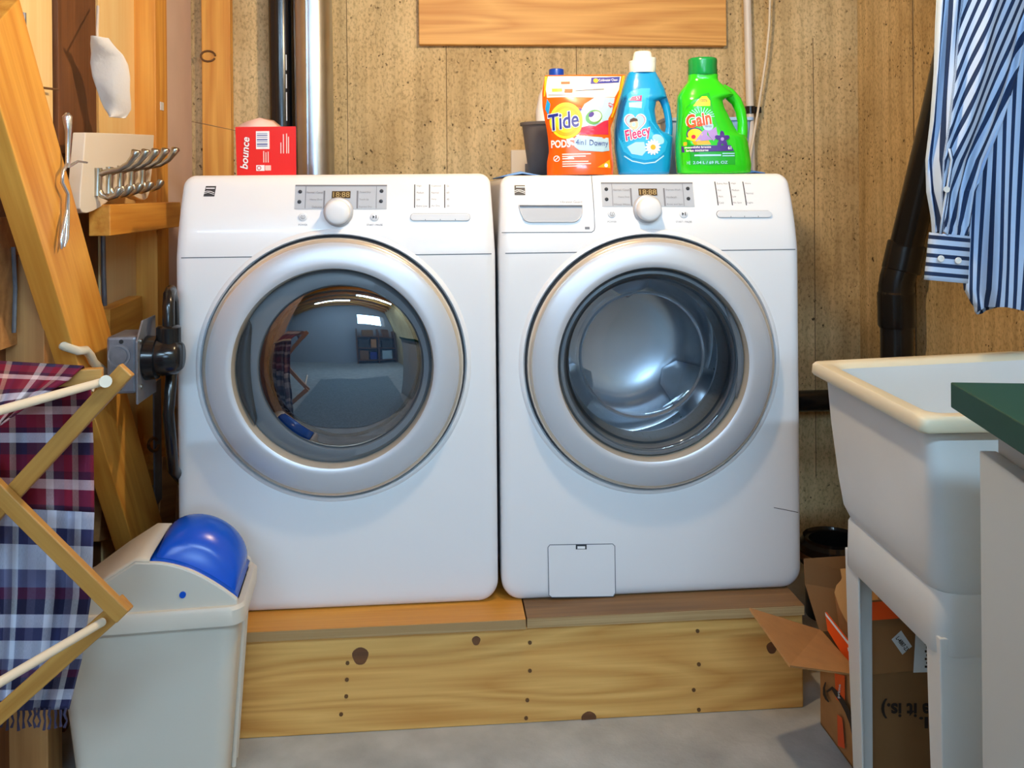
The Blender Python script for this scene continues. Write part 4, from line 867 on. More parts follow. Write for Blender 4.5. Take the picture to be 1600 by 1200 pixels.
# hat
hp = [(150, 58, 6), (148, 70, 12), (146.5, 85, 21), (147, 100, 24), (150, 120, 24), (156, 140, 21), (163, 158, 18), (169, 170, 15), (174, 178, 10.5), (179, 182.5, 5), (182, 184, 1)]
rings = []
for px, py, w in hp:
    c = WL(px+w, py, .035); k_ = c.y/F
    rings.append([c+Vector((1, .25, 0)).normalized()*w*k_*math.cos(a)+EY*(.018*math.sin(a)+.004*math.sin(3*a+py))+EX*.012*math.sin(a) for a in [2*math.pi*k/28 for k in range(28)]])
root = thing('hanging_cloth_cap', 'limp white cloth cap hanging above the hook rack', 'cap', tuple(rings[-1][0]))
MB().loft(rings, True, True).build('cap_cloth', 'hat_cloth', root, smooth=80)
MB().tube([WL(152, 60, .03), WL(152, 40, .01), WL(153, 10, -.02)], .003, 6).build('hanging_loop', 'hat_cloth', root, smooth=60)
# tongs hanging on the sloping timber
q = .055
root = thing('metal_tongs', 'long thin metal tongs hanging point down on the sloping timber', 'tongs', tuple(WL(105, 390, q)))
MB().tube([WL(105, 176, q), WL(105, 182, q), WL(107, 205, q), WL(106, 240, q), WL(106, 262, q)], [.003, .009, .006, .0045, .005], 10).build('handle', 'steel', root, smooth=60)
MB().tube([WL(106, 255, q), WL(98, 268, q), WL(97, 285, q), WL(106, 303, q), WL(105, 340, q), WL(103, 372, q), WL(100, 386, q)], [.0035, .0035, .0035, .0035, .0045, .0055, .002], 8).build('arm', 'steel', root, smooth=60)
MB().tube([WL(108, 260, q), WL(115, 256, q), WL(122, 252, q), WL(136, 254, q)], [.003, .003, .0025, .002], 8).build('ring_hook', 'steel', root, smooth=60)
MB().tube([WL(104, 330, q), WL(99, 355, q), WL(96, 376, q), WL(96, 389, q)], [.0035, .004, .005, .002], 8).build('arm', 'steel', root, smooth=60)
# electrical box, plug and cables
YE = 1.93; x0, x1 = room(PP(166, 570, MW(0, YE, 0), EY)).x, room(PP(213, 570, MW(0, YE, 0), EY)).x
ze0, ze1 = room(PP(190, 616, MW(0, YE, 0), EY)).z, room(PP(190, 526, MW(0, YE, 0), EY)).z
root = thing('junction_box', 'grey metal electrical box with cover plate on the stud wall', 'electrical box', tuple(MW((x0+x1)/2, YE+.05, ze0)), TH)
bx_ = MB().rbox(x0, x1, YE, YE+.105, ze0, ze1).build('box_body', 'galvanised', root, bevel=.006)
q = PP(186, 556, MW(0, YE, 0), EY)
for r0, r1, m in ((.0185, .0225, 'print_grey'), (.0, .0165, 'galvanised')):
    MB().loft([[q-EY*d+EX*r*math.cos(a)+UP*r*math.sin(a) for a in [k*math.pi/14 for k in range(28)]] for r, d in ((r1, 0), (r1, .0018), (max(r0, .0003), .0018))]).build('knockout', m, bx_, smooth=30)
for px, py in ((189.5, 534), (187, 607)):
    q = PP(px, py, MW(0, YE, 0), EY); MB().loft([[q-EY*d+EX*.0045*math.cos(a)+UP*.0045*math.sin(a) for a in [k*math.pi/7 for k in range(14)]] for d in (0, .0008)], False, True).build('screw_hole', 'hole_dark', bx_)
xc_ = x1; q0 = [(YE-.008, ze0-.02), (YE+.115, ze0-.02), (YE+.115, ze1+.028), (YE+.03, ze1+.028), (YE-.008, ze1-.01)]
MB().prism([MW(xc_+.001, a, b) for a, b in q0], EX*.004).build('cover_plate', 'galvanised', root, bevel=.001)
for z in (ze0+.012, ze1-.012): MB().prism([MW(xc_+.005, YE+.012+.005*math.cos(a), z+.005*math.sin(a)) for a in [k*math.pi/5 for k in range(10)]], EX*.003).build('cover_screw', 'nickel', root)
root = thing('dryer_plug', 'chunky black dryer plug pushed into the grey electrical box', 'plug', tuple(MW(xc_+.03, YE+.05, ze0)), TH)
zc = room(PP(245, 560, MW(0, YE+.04, 0), EY)).z; yc = YE+.05
MB().tube([MW(xc_+.006, yc, zc), MW(xc_+.028, yc, zc)], [.046, .044], 32).build('receptacle', 'abs_black', root, smooth=40)
MB().tube([MW(xc_+.024, yc, zc+.002), MW(xc_+.04, yc, zc+.002), MW(xc_+.068, yc, zc+.002), MW(xc_+.078, yc, zc+.002)], [.038, .04, .036, .026], 32).build('plug_body', 'abs_black', root, smooth=50)
MB().tube([MW(xc_+.05, yc, zc+.02), MW(xc_+.05, yc, zc+.062), MW(xc_+.05, yc, zc+.066)], [.025, .025, .02], 24).build('strain_relief', 'abs_black', root, smooth=40)
MB().tube([MW(xc_+.05, yc, zc+.06), MW(xc_+.05, yc, zc+.105), MW(xc_+.048, yc+.012, zc+.128), MW(xc_+.044, yc+.04, zc+.135), MW(xc_+.04, yc+.07, zc+.11), MW(xc_+.038, yc+.085, zc+.03), MW(xc_+.04, yc+.05, zc-.06), MW(xc_+.042, yc+.02, zc-.12), MW(xc_+.04, yc+.06, zc-.25), MW(xc_+.03, yc+.2, zc-.33)], .012, 14).build('power_cable', 'abs_black', root, smooth=60)
o = MB().tube([WL(86, 536, -.06), WL(100, 541, .03), WL(122, 548, .05), WL(134, 547, .055), WL(141, 555, .055), WL(146, 566, .055), WL(160, 578, .055), WL(172, 590, .05)], .0085, 12).build('white_supply_cable', 'cable_white', smooth=60)
tag(o, 'thick cream cable bending past the sloping timber to the electrical box', 'cable')

# ================================================================== drying rack and towel
root = thing('drying_rack', 'folding wooden drying rack with pale dowels at the left edge', 'drying rack', tuple(P(-60, 1190, 1.42)))
def slat(a, b, D1, D2, w=.026, t=.014, n='slat'):
    return board(n, P(a[0], a[1], D1), P(b[0], b[1], D2), (P(a[0], a[1], D1)-P(b[0], b[1], D2)).cross(Vector((0, 1, 0))), w, t, 'rack_wood', root, .002)
slat((199, 577), (-60, 858), 1.41, 1.41); slat((-70, 700), (194, 962), 1.39, 1.39); slat((198, 940), (-70, 1178), 1.41, 1.41)
slat((161, 587), (-80, 600), 1.385, 1.33, .024, .016, 'rail')
for a, b, D1, D2 in (((166, 595), (-60, 658), 1.385, 1.10), ((160, 972), (-60, 1101), 1.395, 1.10)):
    MB().tube([P(a[0], a[1], D1), P(b[0], b[1], D2)], .0062, 14).build('dowel', 'dowel_white', root, smooth=50)
MB().tube([P(165, 596, 1.37), P(165, 596, 1.36)], .009, 16).build('dowel_socket', 'dowel_white', root)
MB().tube([P(-60, 612, 1.475), P(146, 606, 1.495)], .006, 12).build('dowel', 'dowel_white', root, smooth=50)
# plaid towel
def cloth(rows_px, nx, m, name, parent, vr):
    rows = []; uv = []
    K = 10
    for k in range(len(rows_px)-1):
        A, B = rows_px[k], rows_px[k+1]
        for j in range(K+(1 if k == len(rows_px)-2 else 0)):
            t = j/K; l = [A[0][i]+(B[0][i]-A[0][i])*t for i in range(3)]; r = [A[1][i]+(B[1][i]-A[1][i])*t for i in range(3)]; row = []
            v = vr[0]+(vr[1]-vr[0])*((k+t)/(len(rows_px)-1))
            amp = A[2]+(B[2]-A[2])*t
            for i in range(nx+1):
                s_ = i/nx; fold = amp*(math.sin(s_*17+v*2)+.5*math.sin(s_*31+v*5)+.3*math.sin(v*23+s_*4))
                row.append(P(l[0]+(r[0]-l[0])*s_, l[1]+(r[1]-l[1])*s_, l[2]+(r[2]-l[2])*s_+fold)); uv.append((s_, v))
            rows.append(row)
    b = MB(); b.grid(rows); return b.build(name, m, parent, smooth=80, uv=uv, solid=.0015)
tow = thing('plaid_towel', 'maroon and navy plaid fringed towel draped over the drying rack', 'towel', tuple(P(70, 1110, 1.53)))
cloth([((-40, 606, 1.468), (142, 603, 1.488), .002), ((-40, 690, 1.47), (146, 690, 1.49), .005), ((-40, 790, 1.47), (147.5, 800, 1.49), .007)], 44, 'plaid', 'towel_upper', tow, (0, .42))
cloth([((-40, 790, 1.47), (147.5, 800, 1.49), .007), ((-40, 930, 1.47), (143, 930, 1.49), .008), ((-40, 1030, 1.47), (128, 1030, 1.49), .008), ((-40, 1112, 1.47), (108, 1108, 1.49), .007)], 44, 'plaid_blue', 'towel_lower', tow, (.42, 1))
cloth([((-40, 606, 1.468), (142, 603, 1.488), .002), ((-40, 562, 1.34), (131, 572, 1.372), .002), ((-40, 588, 1.295), (108, 594, 1.352), .005), ((-40, 640, 1.23), (64, 620, 1.315), .006), ((-40, 690, 1.2), (10, 658, 1.26), .003)], 40, 'plaid', 'towel_fold', tow, (.1, .6))
fr_ = MB()
for k in range(18):
    px = -38+k*8.3; D = 1.47+.02*(px+60)/168+.003*math.sin(k*2.1); w_ = random.uniform(-3, 3)
    fr_.tube([P(px, 1106, D), P(px+w_, 1116, D-.003), P(px-w_*.6, 1126, D+.002), P(px+w_, 1138+random.uniform(-3, 4), D)], [.002, .0022, .0013, .0026], 5)
fr_.build('fringe', 'fringe_yarn', tow, kind='stuff', smooth=60)

# ================================================================== swing-top bin
c0, c1, c2 = P(376, 948, 1.74), P(140, 985, 1.70), P(404, 903, 1.87)
zr = c0.z; c1.z = zr; c2.z = zr
ld = (c1-c0).normalized(); wd_ = Vector((-ld.y, ld.x, 0)); wd_ = wd_ if wd_.dot(c2-c0) > 0 else -wd_
Lb, Wb = .34, .215
def bn_(l, w, z): return c0+ld*l+wd_*w+UP*(z-zr)
root = thing('swing_top_bin', 'beige waste bin with beige hood and bright blue domed swing flap', 'bin', tuple(bn_(Lb/2, Wb/2, 0)))
def bring(i, z, r=.03): return [bn_(a, b, z) for a, b in rrect(i, Lb-i, i, Wb-i, r, r)]
MB().loft([bring(.04, 0), bring(.035, .004), bring(.006, zr-.03), bring(.006, zr-.012), bring(.012, zr-.012), bring(.04, .01)], True, True).build('bin_body', 'bin_beige', root, smooth=40)
MB().loft([bring(-.001, zr-.034), bring(-.006, zr-.032), bring(-.007, zr-.004), bring(-.003, zr+.002), bring(.008, zr+.002)]).build('rim_band', 'bin_beige', root, smooth=40)
for w in (.03, .06): 
    a0, a1 = bn_(-.001-.0, Wb*.5+w-.045, .02), bn_(-.008, Wb*.5+w-.045, zr-.05)
    MB().tube([a0+ld*.03, a1+ld*.014], .005, 8).build('corner_rib', 'bin_beige', root, smooth=50)
# hood: side profile along the length
HA = .092; la = .165
def prof(n=18):
    pts = []
    for k in range(n+1):
        t = k/n; pts.append((.006+(la-.006)*t, .012+(HA-.012)*(1-(1-t)**1.8)))
    pts += [(la+.025, HA+.002), (la+.08, HA*.66), (Lb-.03, HA*.16), (Lb-.006, .004)]
    return pts
pf = prof()
def hood_pt(l, h, w): return bn_(l, w, zr+h)
lean_ = .012
for w0, w1 in ((.006, .016), (Wb-.016, Wb-.006)):
    MB().prism([hood_pt(l, h, w0) for l, h in [(.006, -.006)]+pf+[(Lb-.006, -.006)]], wd_*(w1-w0)).build('hood_side', 'bin_beige', root, bevel=.004)
top = pf[18:]; 
MB().loft([[hood_pt(l, h, .008), hood_pt(l, h+.004, .02), hood_pt(l, h+.004, Wb-.02), hood_pt(l, h, Wb-.008)] for l, h in top], closed=False).build('hood_slope', 'bin_beige', root, smooth=40, solid=.004)
fl = MB(); rows = []
for l, h in pf[:19]: rows.append([hood_pt(l+.003, h-.004, .017+(Wb-.034)*k/10) for k in range(11)])
fl.grid(rows); flo = fl.build('swing_flap', 'bin_blue', root, smooth=60, solid=.003)
rows = []
for i in range(25):
    t = .04+.92*i/24; l, h = .006+(la-.006)*t, .012+(HA-.012)*(1-(1-t)**1.8); row = []
    nl, nh = -(HA-.012)*1.8*(1-t)**.8, (la-.006); nn = math.hypot(nl, nh); tt_ = i/24
    for k in range(25):
        s_ = k/24; e = max(0, 1-(2*tt_-1)**2)**.5*max(0, 1-(2*s_-1)**2)**.5
        row.append(hood_pt(l+.003, h-.003, .036+(Wb-.066)*s_)+(ld*nl/nn+UP*nh/nn)*.068*e)
    rows.append(row)
MB().grid(rows).build('flap_dome', 'bin_blue', flo, smooth=80)
MB().prism([hood_pt(.105+.006*math.cos(a), .028+.006*math.sin(a), .0062) for a in [k*math.pi/7 for k in range(14)]], -wd_*.003).build('hinge_pin', 'bin_blue', root)

# ================================================================== laundry sink
ZS = .81
FLp, NLp = PZ(1265, 564, ZS), PZ(1440, 653, ZS); rd = (PZ(1600, 547, ZS)-FLp).normalized()
FRp = FLp+rd*.60; NRp = NLp+Vector((1, .03, 0)).normalized()*.60
def sk(u, v, z):      # u to the right, v toward the viewer, metres from the far left corner
    L1, L2 = .60, (NLp-FLp).length; a = u/L1; b = v/L2
    p = FLp*(1-a)*(1-b)+FRp*a*(1-b)+NLp*(1-a)*b+NRp*a*b; p.z = z; return p
SL = (NLp-FLp).length
def sring(i, z, r, iu=None): return [sk(a, b, z) for a, b in rrect(i, .60-i, i, SL-i, r, r, 0, 6)]
root = thing('laundry_sink', 'freestanding off-white plastic laundry tub on four legs at the right', 'sink', tuple(sk(.3, SL/2, 0)))
MB().loft([sring(.022, ZS-.03, .018), sring(.026, .70, .024), sring(.034, .60, .032), sring(.040, .55, .036), sring(.048, .53, .04), sring(.062, .515, .04), sring(.09, .508, .03)], False, True).build('tub_outside', 'sink_plastic', root, smooth=60)
MB().loft([sring(.0375, ZS-.011, .03), sring(.046, .70, .035), sring(.06, .55, .05), sring(.085, .53, .06), sring(.13, .522, .04)], False, True).build('tub_inside', 'sink_plastic', root, smooth=60)
MB().loft([sring(.022, ZS-.024, .018), sring(.003, ZS-.024, .012), sring(0, ZS-.020, .014), sring(.001, ZS-.005, .014), sring(.005, ZS, .014), sring(.026, ZS, .024), sring(.034, ZS-.004, .028), sring(.0375, ZS-.012, .03)]).build('rim', 'sink_rim', root, smooth=50)
zk = .432
MB().loft([sring(.052, .528, .03), sring(.048, .518, .03), sring(.046, zk+.004, .03), sring(.049, zk, .03), sring(.056, zk, .03), sring(.056, .51, .03)]).build('stand_skirt', 'sink_plastic', root, smooth=50)
def leg(u, v, su, sv, wu, wv):
    lg = MB(); t = .005; rings = []
    for k, z, ins in ((1, zk+.03, 0), (.92, zk-.1, .002), (.68, .0, .01)):
        a_, b_ = wu*k, wv*k
        rings.append([sk(u+su*(a+ins), v+sv*(b+ins), z) for a, b in ((0, 0), (a_, 0), (a_, t), (t, t), (t, b_), (0, b_))])
    lg.loft(rings, True, True); return lg.build('leg', 'sink_plastic', root, bevel=.002)
leg(.05, .05, 1, 1, .056, .06); leg(.05, SL-.05, 1, -1, .08, .045); leg(.55, .05, -1, 1, .056, .06); leg(.55, SL-.05, -1, -1, .08, .045)

# ================================================================== cabinet with green worktop
ZG = .90
g1 = PZ(1485, 597, ZG); g2 = PZ(1600, 664, ZG); gd = (g2-g1).normalized(); ga = (PZ(1600, 590, ZG)-g1).normalized(); ga = Vector((gd.y*-1, gd.x, 0)); ga = ga if ga.x > 0 else -ga
root = thing('green_worktop', 'dark green laminate worktop slab at the right edge', 'worktop', tuple(g1+gd*.35+ga*.3-UP*.035))
def gp(a, b, z): p = g1+gd*a+ga*b; p.z = z; return p
MB().prism([gp(0, 0, ZG-.032), gp(.75, 0, ZG-.032), gp(.75, .6, ZG-.032), gp(0, .6, ZG-.032)], UP*.032).build('slab', 'counter_green', root, bevel=.0015)
root = thing('base_cabinet', 'pale grey base cabinet under the dark green worktop', 'cabinet', tuple(gp(.37, .3, 0)))
MB().prism([gp(.03, .045, 0), gp(.74, .045, 0), gp(.74, .58, 0), gp(.03, .58, 0)], UP*(ZG-.032)).build('carcass', 'cabinet_white', root, bevel=.001)
for a0, a1 in ((.028, .38), (.384, .738)):
    dr = MB().prism([gp(a0, .044, .06), gp(a1, .044, .06), gp(a1, .024, .06), gp(a0, .024, .06)], UP*(.822-.06)).build('door', 'cabinet_white', root, bevel=.0015)

# ================================================================== cardboard carton under the sink
ZB = .2
h1, h2 = P(1281, 985, 1.985), P(1343, 1056, 1.80); h1.z = h2.z = (h1.z+h2.z)/2; ZB = h1.z
bv = h2-h1; rv = Vector((-bv.y, bv.x, 0)).normalized(); rv = rv if rv.x > 0 else -rv; rv = (rv+Vector((0, .06, 0))).normalized()
root = thing('cardboard_carton', 'open brown cardboard carton with upside-down printing under the sink', 'box', tuple((h1+h2)/2+rv*.2-UP*ZB))
BW = .42
A_, B_, C_, D_ = h2, h1, h1+rv*BW, h2+rv*BW
def wall4(p, q, name, m='card_dark', z0=.001, z1=None):
    z1 = z1 or ZB; n = Vector(((q-p).y, -(q-p).x, 0)).normalized()*.004
    vs = [Vector((p.x, p.y, z0)), Vector((q.x, q.y, z0)), Vector((q.x, q.y, z1)), Vector((p.x, p.y, z1))]
    return MB().prism(vs, n).build(name, m, root)
lp = wall4(A_, B_, 'side_panel', 'card'); fp = wall4(D_, A_, 'front_panel', 'card_dark'); wall4(B_, C_, 'back_panel', 'card_dark'); wall4(C_, D_, 'side_panel', 'card_dark')
MB().prism([Vector((p.x, p.y, .001)) for p in (A_, B_, C_, D_)], UP*.004).build('bottom_panel', 'card_dark', root)
f1, f2 = P(1171, 951, 1.90), P(1234, 1041, 1.74)
MB().add([h1, h2, f2, f1], [(0, 1, 2, 3)]).build('flap', 'card', root, solid=.004)
k1, k2 = P(1252, 872, 2.03), P(1345, 862, 2.03+.02)
MB().add([h1+Vector((0, 0, -.003)), h1+rv*.40, P(1420, 862, 2.06), P(1256, 873, 2.035), P(1258, 912, 2.03)], [(0, 1, 2, 3, 4)]).build('flap', 'card_dark', root, solid=.004)
ft = P(1376, 936, 1.83); hgt = ft.z-ZB
MB().add([A_+UP*.001, D_+UP*.001, D_+UP*hgt+Vector((0, .02, 0)), A_+rv*.012+UP*hgt+Vector((0, .02, 0))], [(0, 1, 2, 3)]).build('flap', 'card_dark', root, solid=.004)
# orange strip on the standing flap
o1 = A_+rv*.012+UP*(hgt-.035)-EY*.004+Vector((0, .014, 0)); o2 = D_+UP*(hgt-.035)-EY*.004+Vector((0, .014, 0))
MB().add([o1, o2, o2+UP*.034+Vector((0, .004, 0)), o1+UP*.034+Vector((0, .004, 0))], [(0, 1, 2, 3)]).build('orange_strip', 'orange', root)
# printing on the front and side
nf = Vector(((A_-D_).y, -(A_-D_).x, 0)).normalized(); nf = nf if nf.y < 0 else -nf
ns = Vector(((A_-B_).y, -(A_-B_).x, 0)).normalized(); ns = ns if ns.x < 0 else -ns
def onplane(px, py, p, n, lift=.0055): return PP(px, py, p+n*lift, n)
def ptext(txt, cx, cy, w, h, p, n, m, ang=0, bold=0, lift=.0055, name='lettering'):
    vs, fs = text_mesh(txt, 0, bold); a = math.radians(ang); out = []
    for x, y in vs:
        x *= w; y *= -h; out.append(onplane(cx+x*math.cos(a)-y*math.sin(a), cy+x*math.sin(a)+y*math.cos(a), p, n, lift))
    b = MB(); b.add(out, fs); return b.build(name, m, root)
def ppoly(pts, p, n, m, name, lift=.005):
    b = MB(); b.add([onplane(a, c, p, n, lift) for a, c in pts], [tuple(range(len(pts)))]); return b.build(name, m, root)
ptext('e it is.)', 1416, 1107, 78, 31, A_, nf, 'ink', 180, .03)
ptext('l.', 1443, 1129, 14, 18, A_, nf, 'ink', 180, .03)
ppoly([(1408, 985), (1425, 1010), (1410, 1023), (1393, 999)], A_, nf, 'label_white', 'sticker', .0095)
ptext('L-4887-23', 1410, 1006, 26, 7, A_, nf, 'ink', 52, .02, .0105)
lb = ppoly([(1431, 980), (1470, 1010), (1470, 1050), (1427, 1051)], A_, nf, 'label_white', 'shipping_label', .0095)
for k in range(7): ppoly([(1445+(k % 2)*2, 1004+k*6), (1470, 1004+k*6), (1470, 1007.5+k*6), (1445+(k % 2)*2, 1007.5+k*6)], A_, nf, 'ink', 'label_print', .0105)
tp = ppoly([(1304, 1052), (1320, 1056), (1320, 1103), (1306, 1092)], A_, ns, 'orange', 'orange_tape'); ppoly([(1308, 1116), (1316, 1122), (1320, 1170), (1309, 1165)], A_, ns, 'orange', 'orange_tape')
ptext('prime', 1311.5, 1080, 22, 5, A_, ns, 'label_white', -84, .02, .0065)
def parc(pts, w, m, name):
    vs, fs = [], []
    for i, q in enumerate(pts):
        a, c = pts[max(i-1, 0)], pts[min(i+1, len(pts)-1)]; dx, dy = c[0]-a[0], c[1]-a[1]; l = math.hypot(dx, dy); ww = w*(.6+.8*math.sin(math.pi*i/(len(pts)-1)))
        vs += [onplane(q[0]-dy/l*ww/2, q[1]+dx/l*ww/2, A_, ns, .006), onplane(q[0]+dy/l*ww/2, q[1]-dx/l*ww/2, A_, ns, .006)]
    for k in range(len(pts)-1): fs.append((2*k, 2*k+1, 2*k+3, 2*k+2))
    b = MB(); b.add(vs, fs); b.build(name, m, root)
parc([(1290, 1066), (1287.5, 1075), (1288, 1085), (1291, 1092), (1295, 1097)], 3.2, 'ink', 'arrow_mark')
parc([(1292, 1081), (1300, 1075), (1306, 1082), (1316, 1096), (1324, 1112), (1330, 1130), (1333, 1150)], 5.5, 'ink', 'smile_mark')
# packing inside the carton
root = thing('cardboard_insert', 'light tan folded cardboard insert with rounded end standing in the carton', 'cardboard', tuple(P(1330, 1000, 1.93)))
ins = [(1313, 889), (1340, 886), (1372, 886), (1372, 985), (1340, 980), (1323, 972), (1312, 950), (1304, 926), (1307, 915), (1314, 907), (1316, 902)]
nI = Vector((-.25, -.9, .35)).normalized(); cI = P(1325, 935, 1.93)
MB().prism([PP(a, b, cI, nI) for a, b in ins], -nI*.006).build('top_sheet', 'card_light', root)
MB().prism([PP(a+(1.5 if a > 1330 else 0), b+2, cI-nI*.0065, nI) for a, b in ins], Vector((.02, .02, -.11))).build('layers', 'card', root)
b = MB(); vs, fs = text_mesh('- -- -', 0, .02)
b.add([PP(1326+(x*16*math.cos(1.25)-(-y*1.6)*math.sin(1.25)), 913+(x*16*math.sin(1.25)+(-y*1.6)*math.cos(1.25)), cI+nI*.001, nI) for x, y in vs], fs); b.build('lettering', 'ink', root)
root = thing('orange_mailer', 'orange and white padded mailer poking out of the carton', 'envelope', tuple(P(1320, 1060, 1.9)))
cO = P(1312, 1000, 1.9); nO = Vector((-.75, -.6, .1)).normalized()
MB().prism([PP(a, b, cO, nO) for a, b in ((1289, 957), (1293, 985), (1330, 1045), (1350, 1075), (1350, 1040), (1326, 1004))], -nO*.006).build('mailer_body', 'orange', root)
MB().prism([PP(a, b, cO+nO*.0015, nO) for a, b in ((1289, 957), (1326, 1004), (1350, 1037), (1350, 1040), (1325, 1007), (1290, 962))], -nO*.001).build('white_edge', 'label_white', root)
MB().prism([PP(a, b, cO+nO*.0015, nO) for a, b in ((1324, 1012), (1330, 1012), (1330, 1022), (1325, 1017))], -nO*.001).build('mailer_print', 'label_white', root)

# ================================================================== striped shirt
DS = 1.9
root = thing('striped_shirt', 'blue and navy striped button shirt hanging at the upper right', 'shirt', tuple(P(1560, 480, DS)))
def ruv(fr, rows, ncol, uvf, m, name, solid=.001):
    """rows: left px, right px, py, half depth, fold depth, phase"""
    rings = []; uv = []; K = 10; tot = len(rows)-1
    for k in range(tot):
        A, B = rows[k], rows[k+1]
        for j in range(K+(1 if k == tot-1 else 0)):
            t = j/K; l, r, y, d, amp, ph = [A[i]+(B[i]-A[i])*t for i in range(6)]; v = (k+t)/tot; ring = []
            for i in range(ncol+1):
                a = 2*math.pi*i/ncol; cx, w = (l+r)/2, (r-l)/2; s_ = .5-.5*math.cos(a)
                f = amp*(math.sin(4*a+ph)+.7*math.sin(9*a-ph*1.7+v*3)+.35*math.sin(15*a+v*7))
                x = cx-w*math.cos(a); D = fr-d*math.sin(a)-f
                ring.append(P(x+f*260, y+6*math.sin(3*a+2)*(1 if v > .93 else 0), D)); uv.append((uvf(x, y, s_, x-l), v))
            rings.append(ring)
    b = MB(); b.loft(rings, closed=False); return b.build(name, m, root, smooth=80, uv=uv, solid=solid)
ruv(DS, [(1528, 1700, -60, .055, .008, 0), (1520, 1700, 60, .06, .009, .4), (1513, 1700, 200, .065, .010, 1.0), (1507, 1700, 330, .065, .011, 1.6), (1504, 1699, 420, .065, .011, 2.2), (1507, 1696, 452, .065, .010, 2.4), (1518, 1692, 474, .063, .008, 2.5), (1526, 1688, 485, .06, .007, 2.6)], 128, lambda x, y, s_, dx: (x+.05*y)/13.2, 'shirt_cloth', 'shirt_body')
ruv(DS-.085, [(1468, 1640, -60, .045, .007, .3), (1462, 1602, 40, .045, .008, .8), (1458, 1588, 110, .045, .009, 1.3), (1453, 1562, 190, .043, .010, 1.7), (1447, 1537, 250, .04, .010, 2.2), (1449, 1522, 300, .036, .009, 2.8), (1456, 1516, 340, .032, .007, 3.1), (1458, 1514, 368, .029, .003, 3.3)], 112, lambda x, y, s_, dx: (dx+(0 if s_ < .27 else .36*(y+60)))/13.0, 'shirt_cloth', 'sleeve')
# cuff: stripes run around it
rings = []; uv = []
for j in range(9):
    t = j/8; row = []
    for i in range(57):
        a = 2*math.pi*i/56; l, r = 1452-8*t, 1516-4*t; x = (l+r)/2-(r-l)/2*math.cos(a); y = 366+74*t-8*(1-math.cos(a))*.0+6*math.cos(a)*-1*.5
        row.append(P(x, y, DS-.085-.032*math.sin(a)*(1+.1*math.sin(3*a)))); uv.append((t*5.2+.3, a))
    rings.append(row)
b = MB(); b.loft(rings, closed=False); cuff = b.build('cuff', 'shirt_cloth', root, smooth=80, uv=uv, solid=.0014)
for px, py, D in ((1470, 404, 1.779), (1497, 407, 1.780)):
    q = P(px, py, D); MB().loft([[q+Vector((r*math.cos(a), -d, r*math.sin(a))) for a in [k*math.pi/9 for k in range(18)]] for r, d in ((.0062, 0), (.0062, .0018), (.0045, .0022), (.004, .0014), (.0004, .0014))], True, True).build('button', 'button_pearl', cuff, smooth=40)
# placket
pk = [(1484, 232), (1488, 250), (1484, 275), (1480, 300), (1474, 335), (1470, 366)]
rows = [[P(x-2.5+5*k/3, y, DS-.136-.002*math.sin(k*2)) for k in range(4)] for x, y in pk]
MB().grid(rows).build('sleeve_placket', 'shirt_cloth', root, smooth=80, uv=[(k*.3, j*.1) for j in range(6) for k in range(4)], solid=.002)
q = P(1479, 296, DS-.148); MB().loft([[q+Vector((r*math.cos(a), -d, r*math.sin(a))) for a in [k*math.pi/9 for k in range(18)]] for r, d in ((.0058, 0), (.0058, .0018), (.0004, .0014))], True, True).build('button', 'button_pearl', root, smooth=40)
# hanger and rod carrying the shirt
zrod = 1.80
hx = P(1625, 0, DS)
hg = thing('wire_hanger', 'wire hanger inside the striped shirt', 'hanger', (hx.x, DS, 1.55))
MB().tube([Vector((hx.x-.17, DS, 1.56)), Vector((hx.x, DS, 1.66)), Vector((hx.x+.17, DS, 1.56)), Vector((hx.x-.17, DS, 1.555))], .002, 6).build('wire_frame', 'steel', hg, smooth=40)
MB().tube([Vector((hx.x, DS, 1.66)), Vector((hx.x, DS, zrod-.02))]+[Vector((hx.x+.022*math.sin(a), DS, zrod-.022*math.cos(a))) for a in (.6, 1.2, 1.8, 2.4, 3.0, 3.6)], .002, 6).build('hook', 'steel', hg, smooth=40)
o = MB().tube([MW(.82, -.6, 0)*0+Vector((hx.x, .9, zrod)), Vector((hx.x, 2.95, zrod))], .016, 16).build('clothes_rod', 'galvanised', smooth=50); tag(o, 'metal clothes rod above the hanging shirt', 'rod')

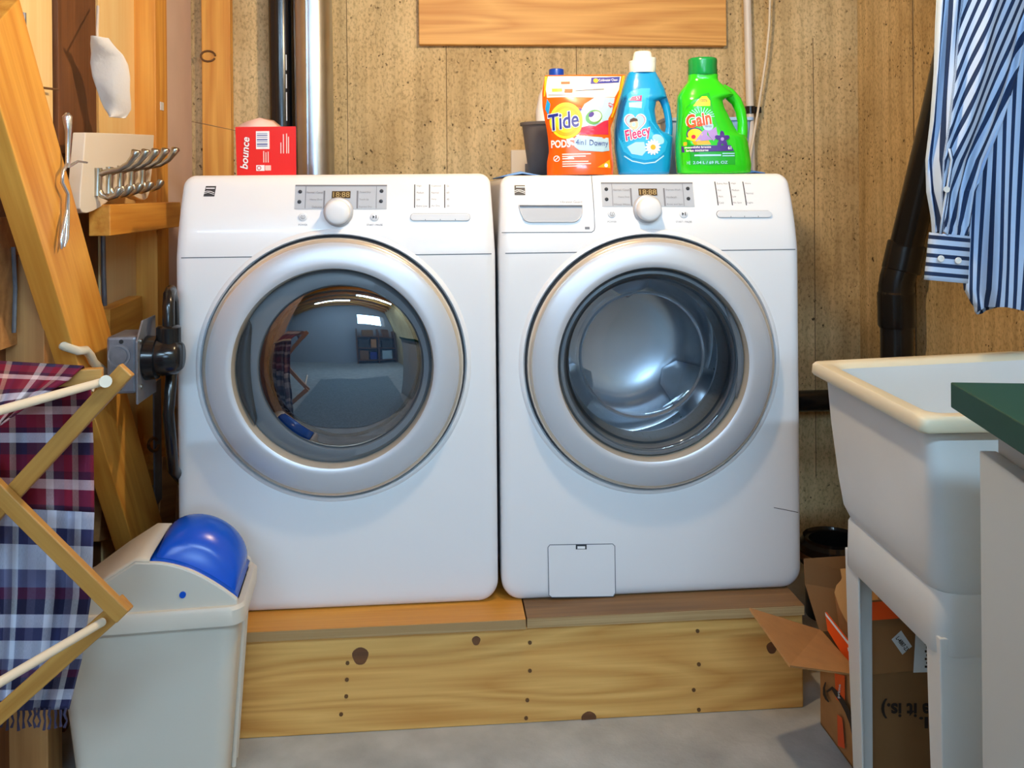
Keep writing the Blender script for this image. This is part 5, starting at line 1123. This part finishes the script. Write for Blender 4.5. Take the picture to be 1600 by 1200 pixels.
# ================================================================== lamps and the room behind the camera
root = thing('hanging_bulb', 'bare light bulb hanging over the machines', 'lamp', (BULB[0], BULB[1], BULB[2]-.04))
rg = [(.0005, -.038), (.018, -.034), (.029, -.02), (.032, 0), (.028, .02), (.018, .04), (.0135, .055)]
MB().lathe_z(rg, BULB, 24).build('bulb', 'bulb_glow', root, smooth=60)
MB().lathe_z([(.0135, .055), (.02, .06), (.02, .1), (.008, .11)], BULB, 20).build('socket', 'white_paint', root, smooth=40)
MB().tube([Vector(BULB)+UP*.1, Vector((BULB[0], BULB[1], ZC+.2))], .003, 6).build('cord', 'cable_white', root)
for k, (x, y) in enumerate(((.55, -.5), (-.9, -1.6))):
    root = thing('fluorescent_fixture', ('long twin-tube ceiling light behind the viewer near the right wall', 'long twin-tube ceiling light further back in the room')[k], 'ceiling light', tuple(MW(x, y, ZC-.1)), TH, 'ceiling lights')
    MB().rbox(x-.62, x+.62, y-.08, y+.08, ZC-.05, ZC-.001).build('housing', 'white', root)
    for d in (-.04, .04): MB().tube([MW(x-.6, y+d, ZC-.068), MW(x+.6, y+d, ZC-.068)], .013, 12).build('tube', 'tube_glow', root, smooth=60)
root = thing('storage_shelf', 'dark storage shelf with boxes mirrored in the dryer window', 'shelf', tuple(MW(.6, -2.9, 0)), TH)
for z in (.1, .5, .9): MB().rbox(-.2, 1.3, -3.2, -2.75, z, z+.03).build('shelf_board', 'dark_and_shaded_wood', root)
for x in (-.2, .55, 1.27): MB().rbox(x, x+.04, -3.2, -2.75, 0, 1.2).build('upright', 'dark_and_shaded_wood', root)
for k, (x, z, w, h, m) in enumerate(((-.1, .13, .3, .3, 'card_dark'), (.25, .13, .25, .25, 'navy'), (.7, .13, .4, .3, 'bag_sky'), (-.12, .53, .35, .28, 'rubber_dark'), (.3, .53, .2, .3, 'card'), (.7, .53, .45, .25, 'rubber_dark'), (0, .93, .4, .22, 'card_dark'), (.75, .93, .3, .3, 'dark_and_shaded_wood'))):
    o = MB().rbox(x, x+w, -3.1, -2.8, z, z+h).build('storage_box', m, bevel=.01)
    tag(o, ('brown carton at the bottom left of the storage shelf', 'navy box beside the brown carton on the bottom shelf', 'pale blue wide box on the bottom shelf', 'black box on the middle shelf, left end', 'small tan carton on the middle shelf', 'wide black box on the middle shelf, right end', 'brown carton on the top shelf', 'dark wooden box on the top shelf')[k], 'box', 'boxes on the storage shelf')
o = MB().rbox(-.9, .5, -.9, 1.15, .0005, .008).build('area_rug', 'rug_pile'); tag(o, 'speckled grey rug on the concrete floor before the machines', 'rug')
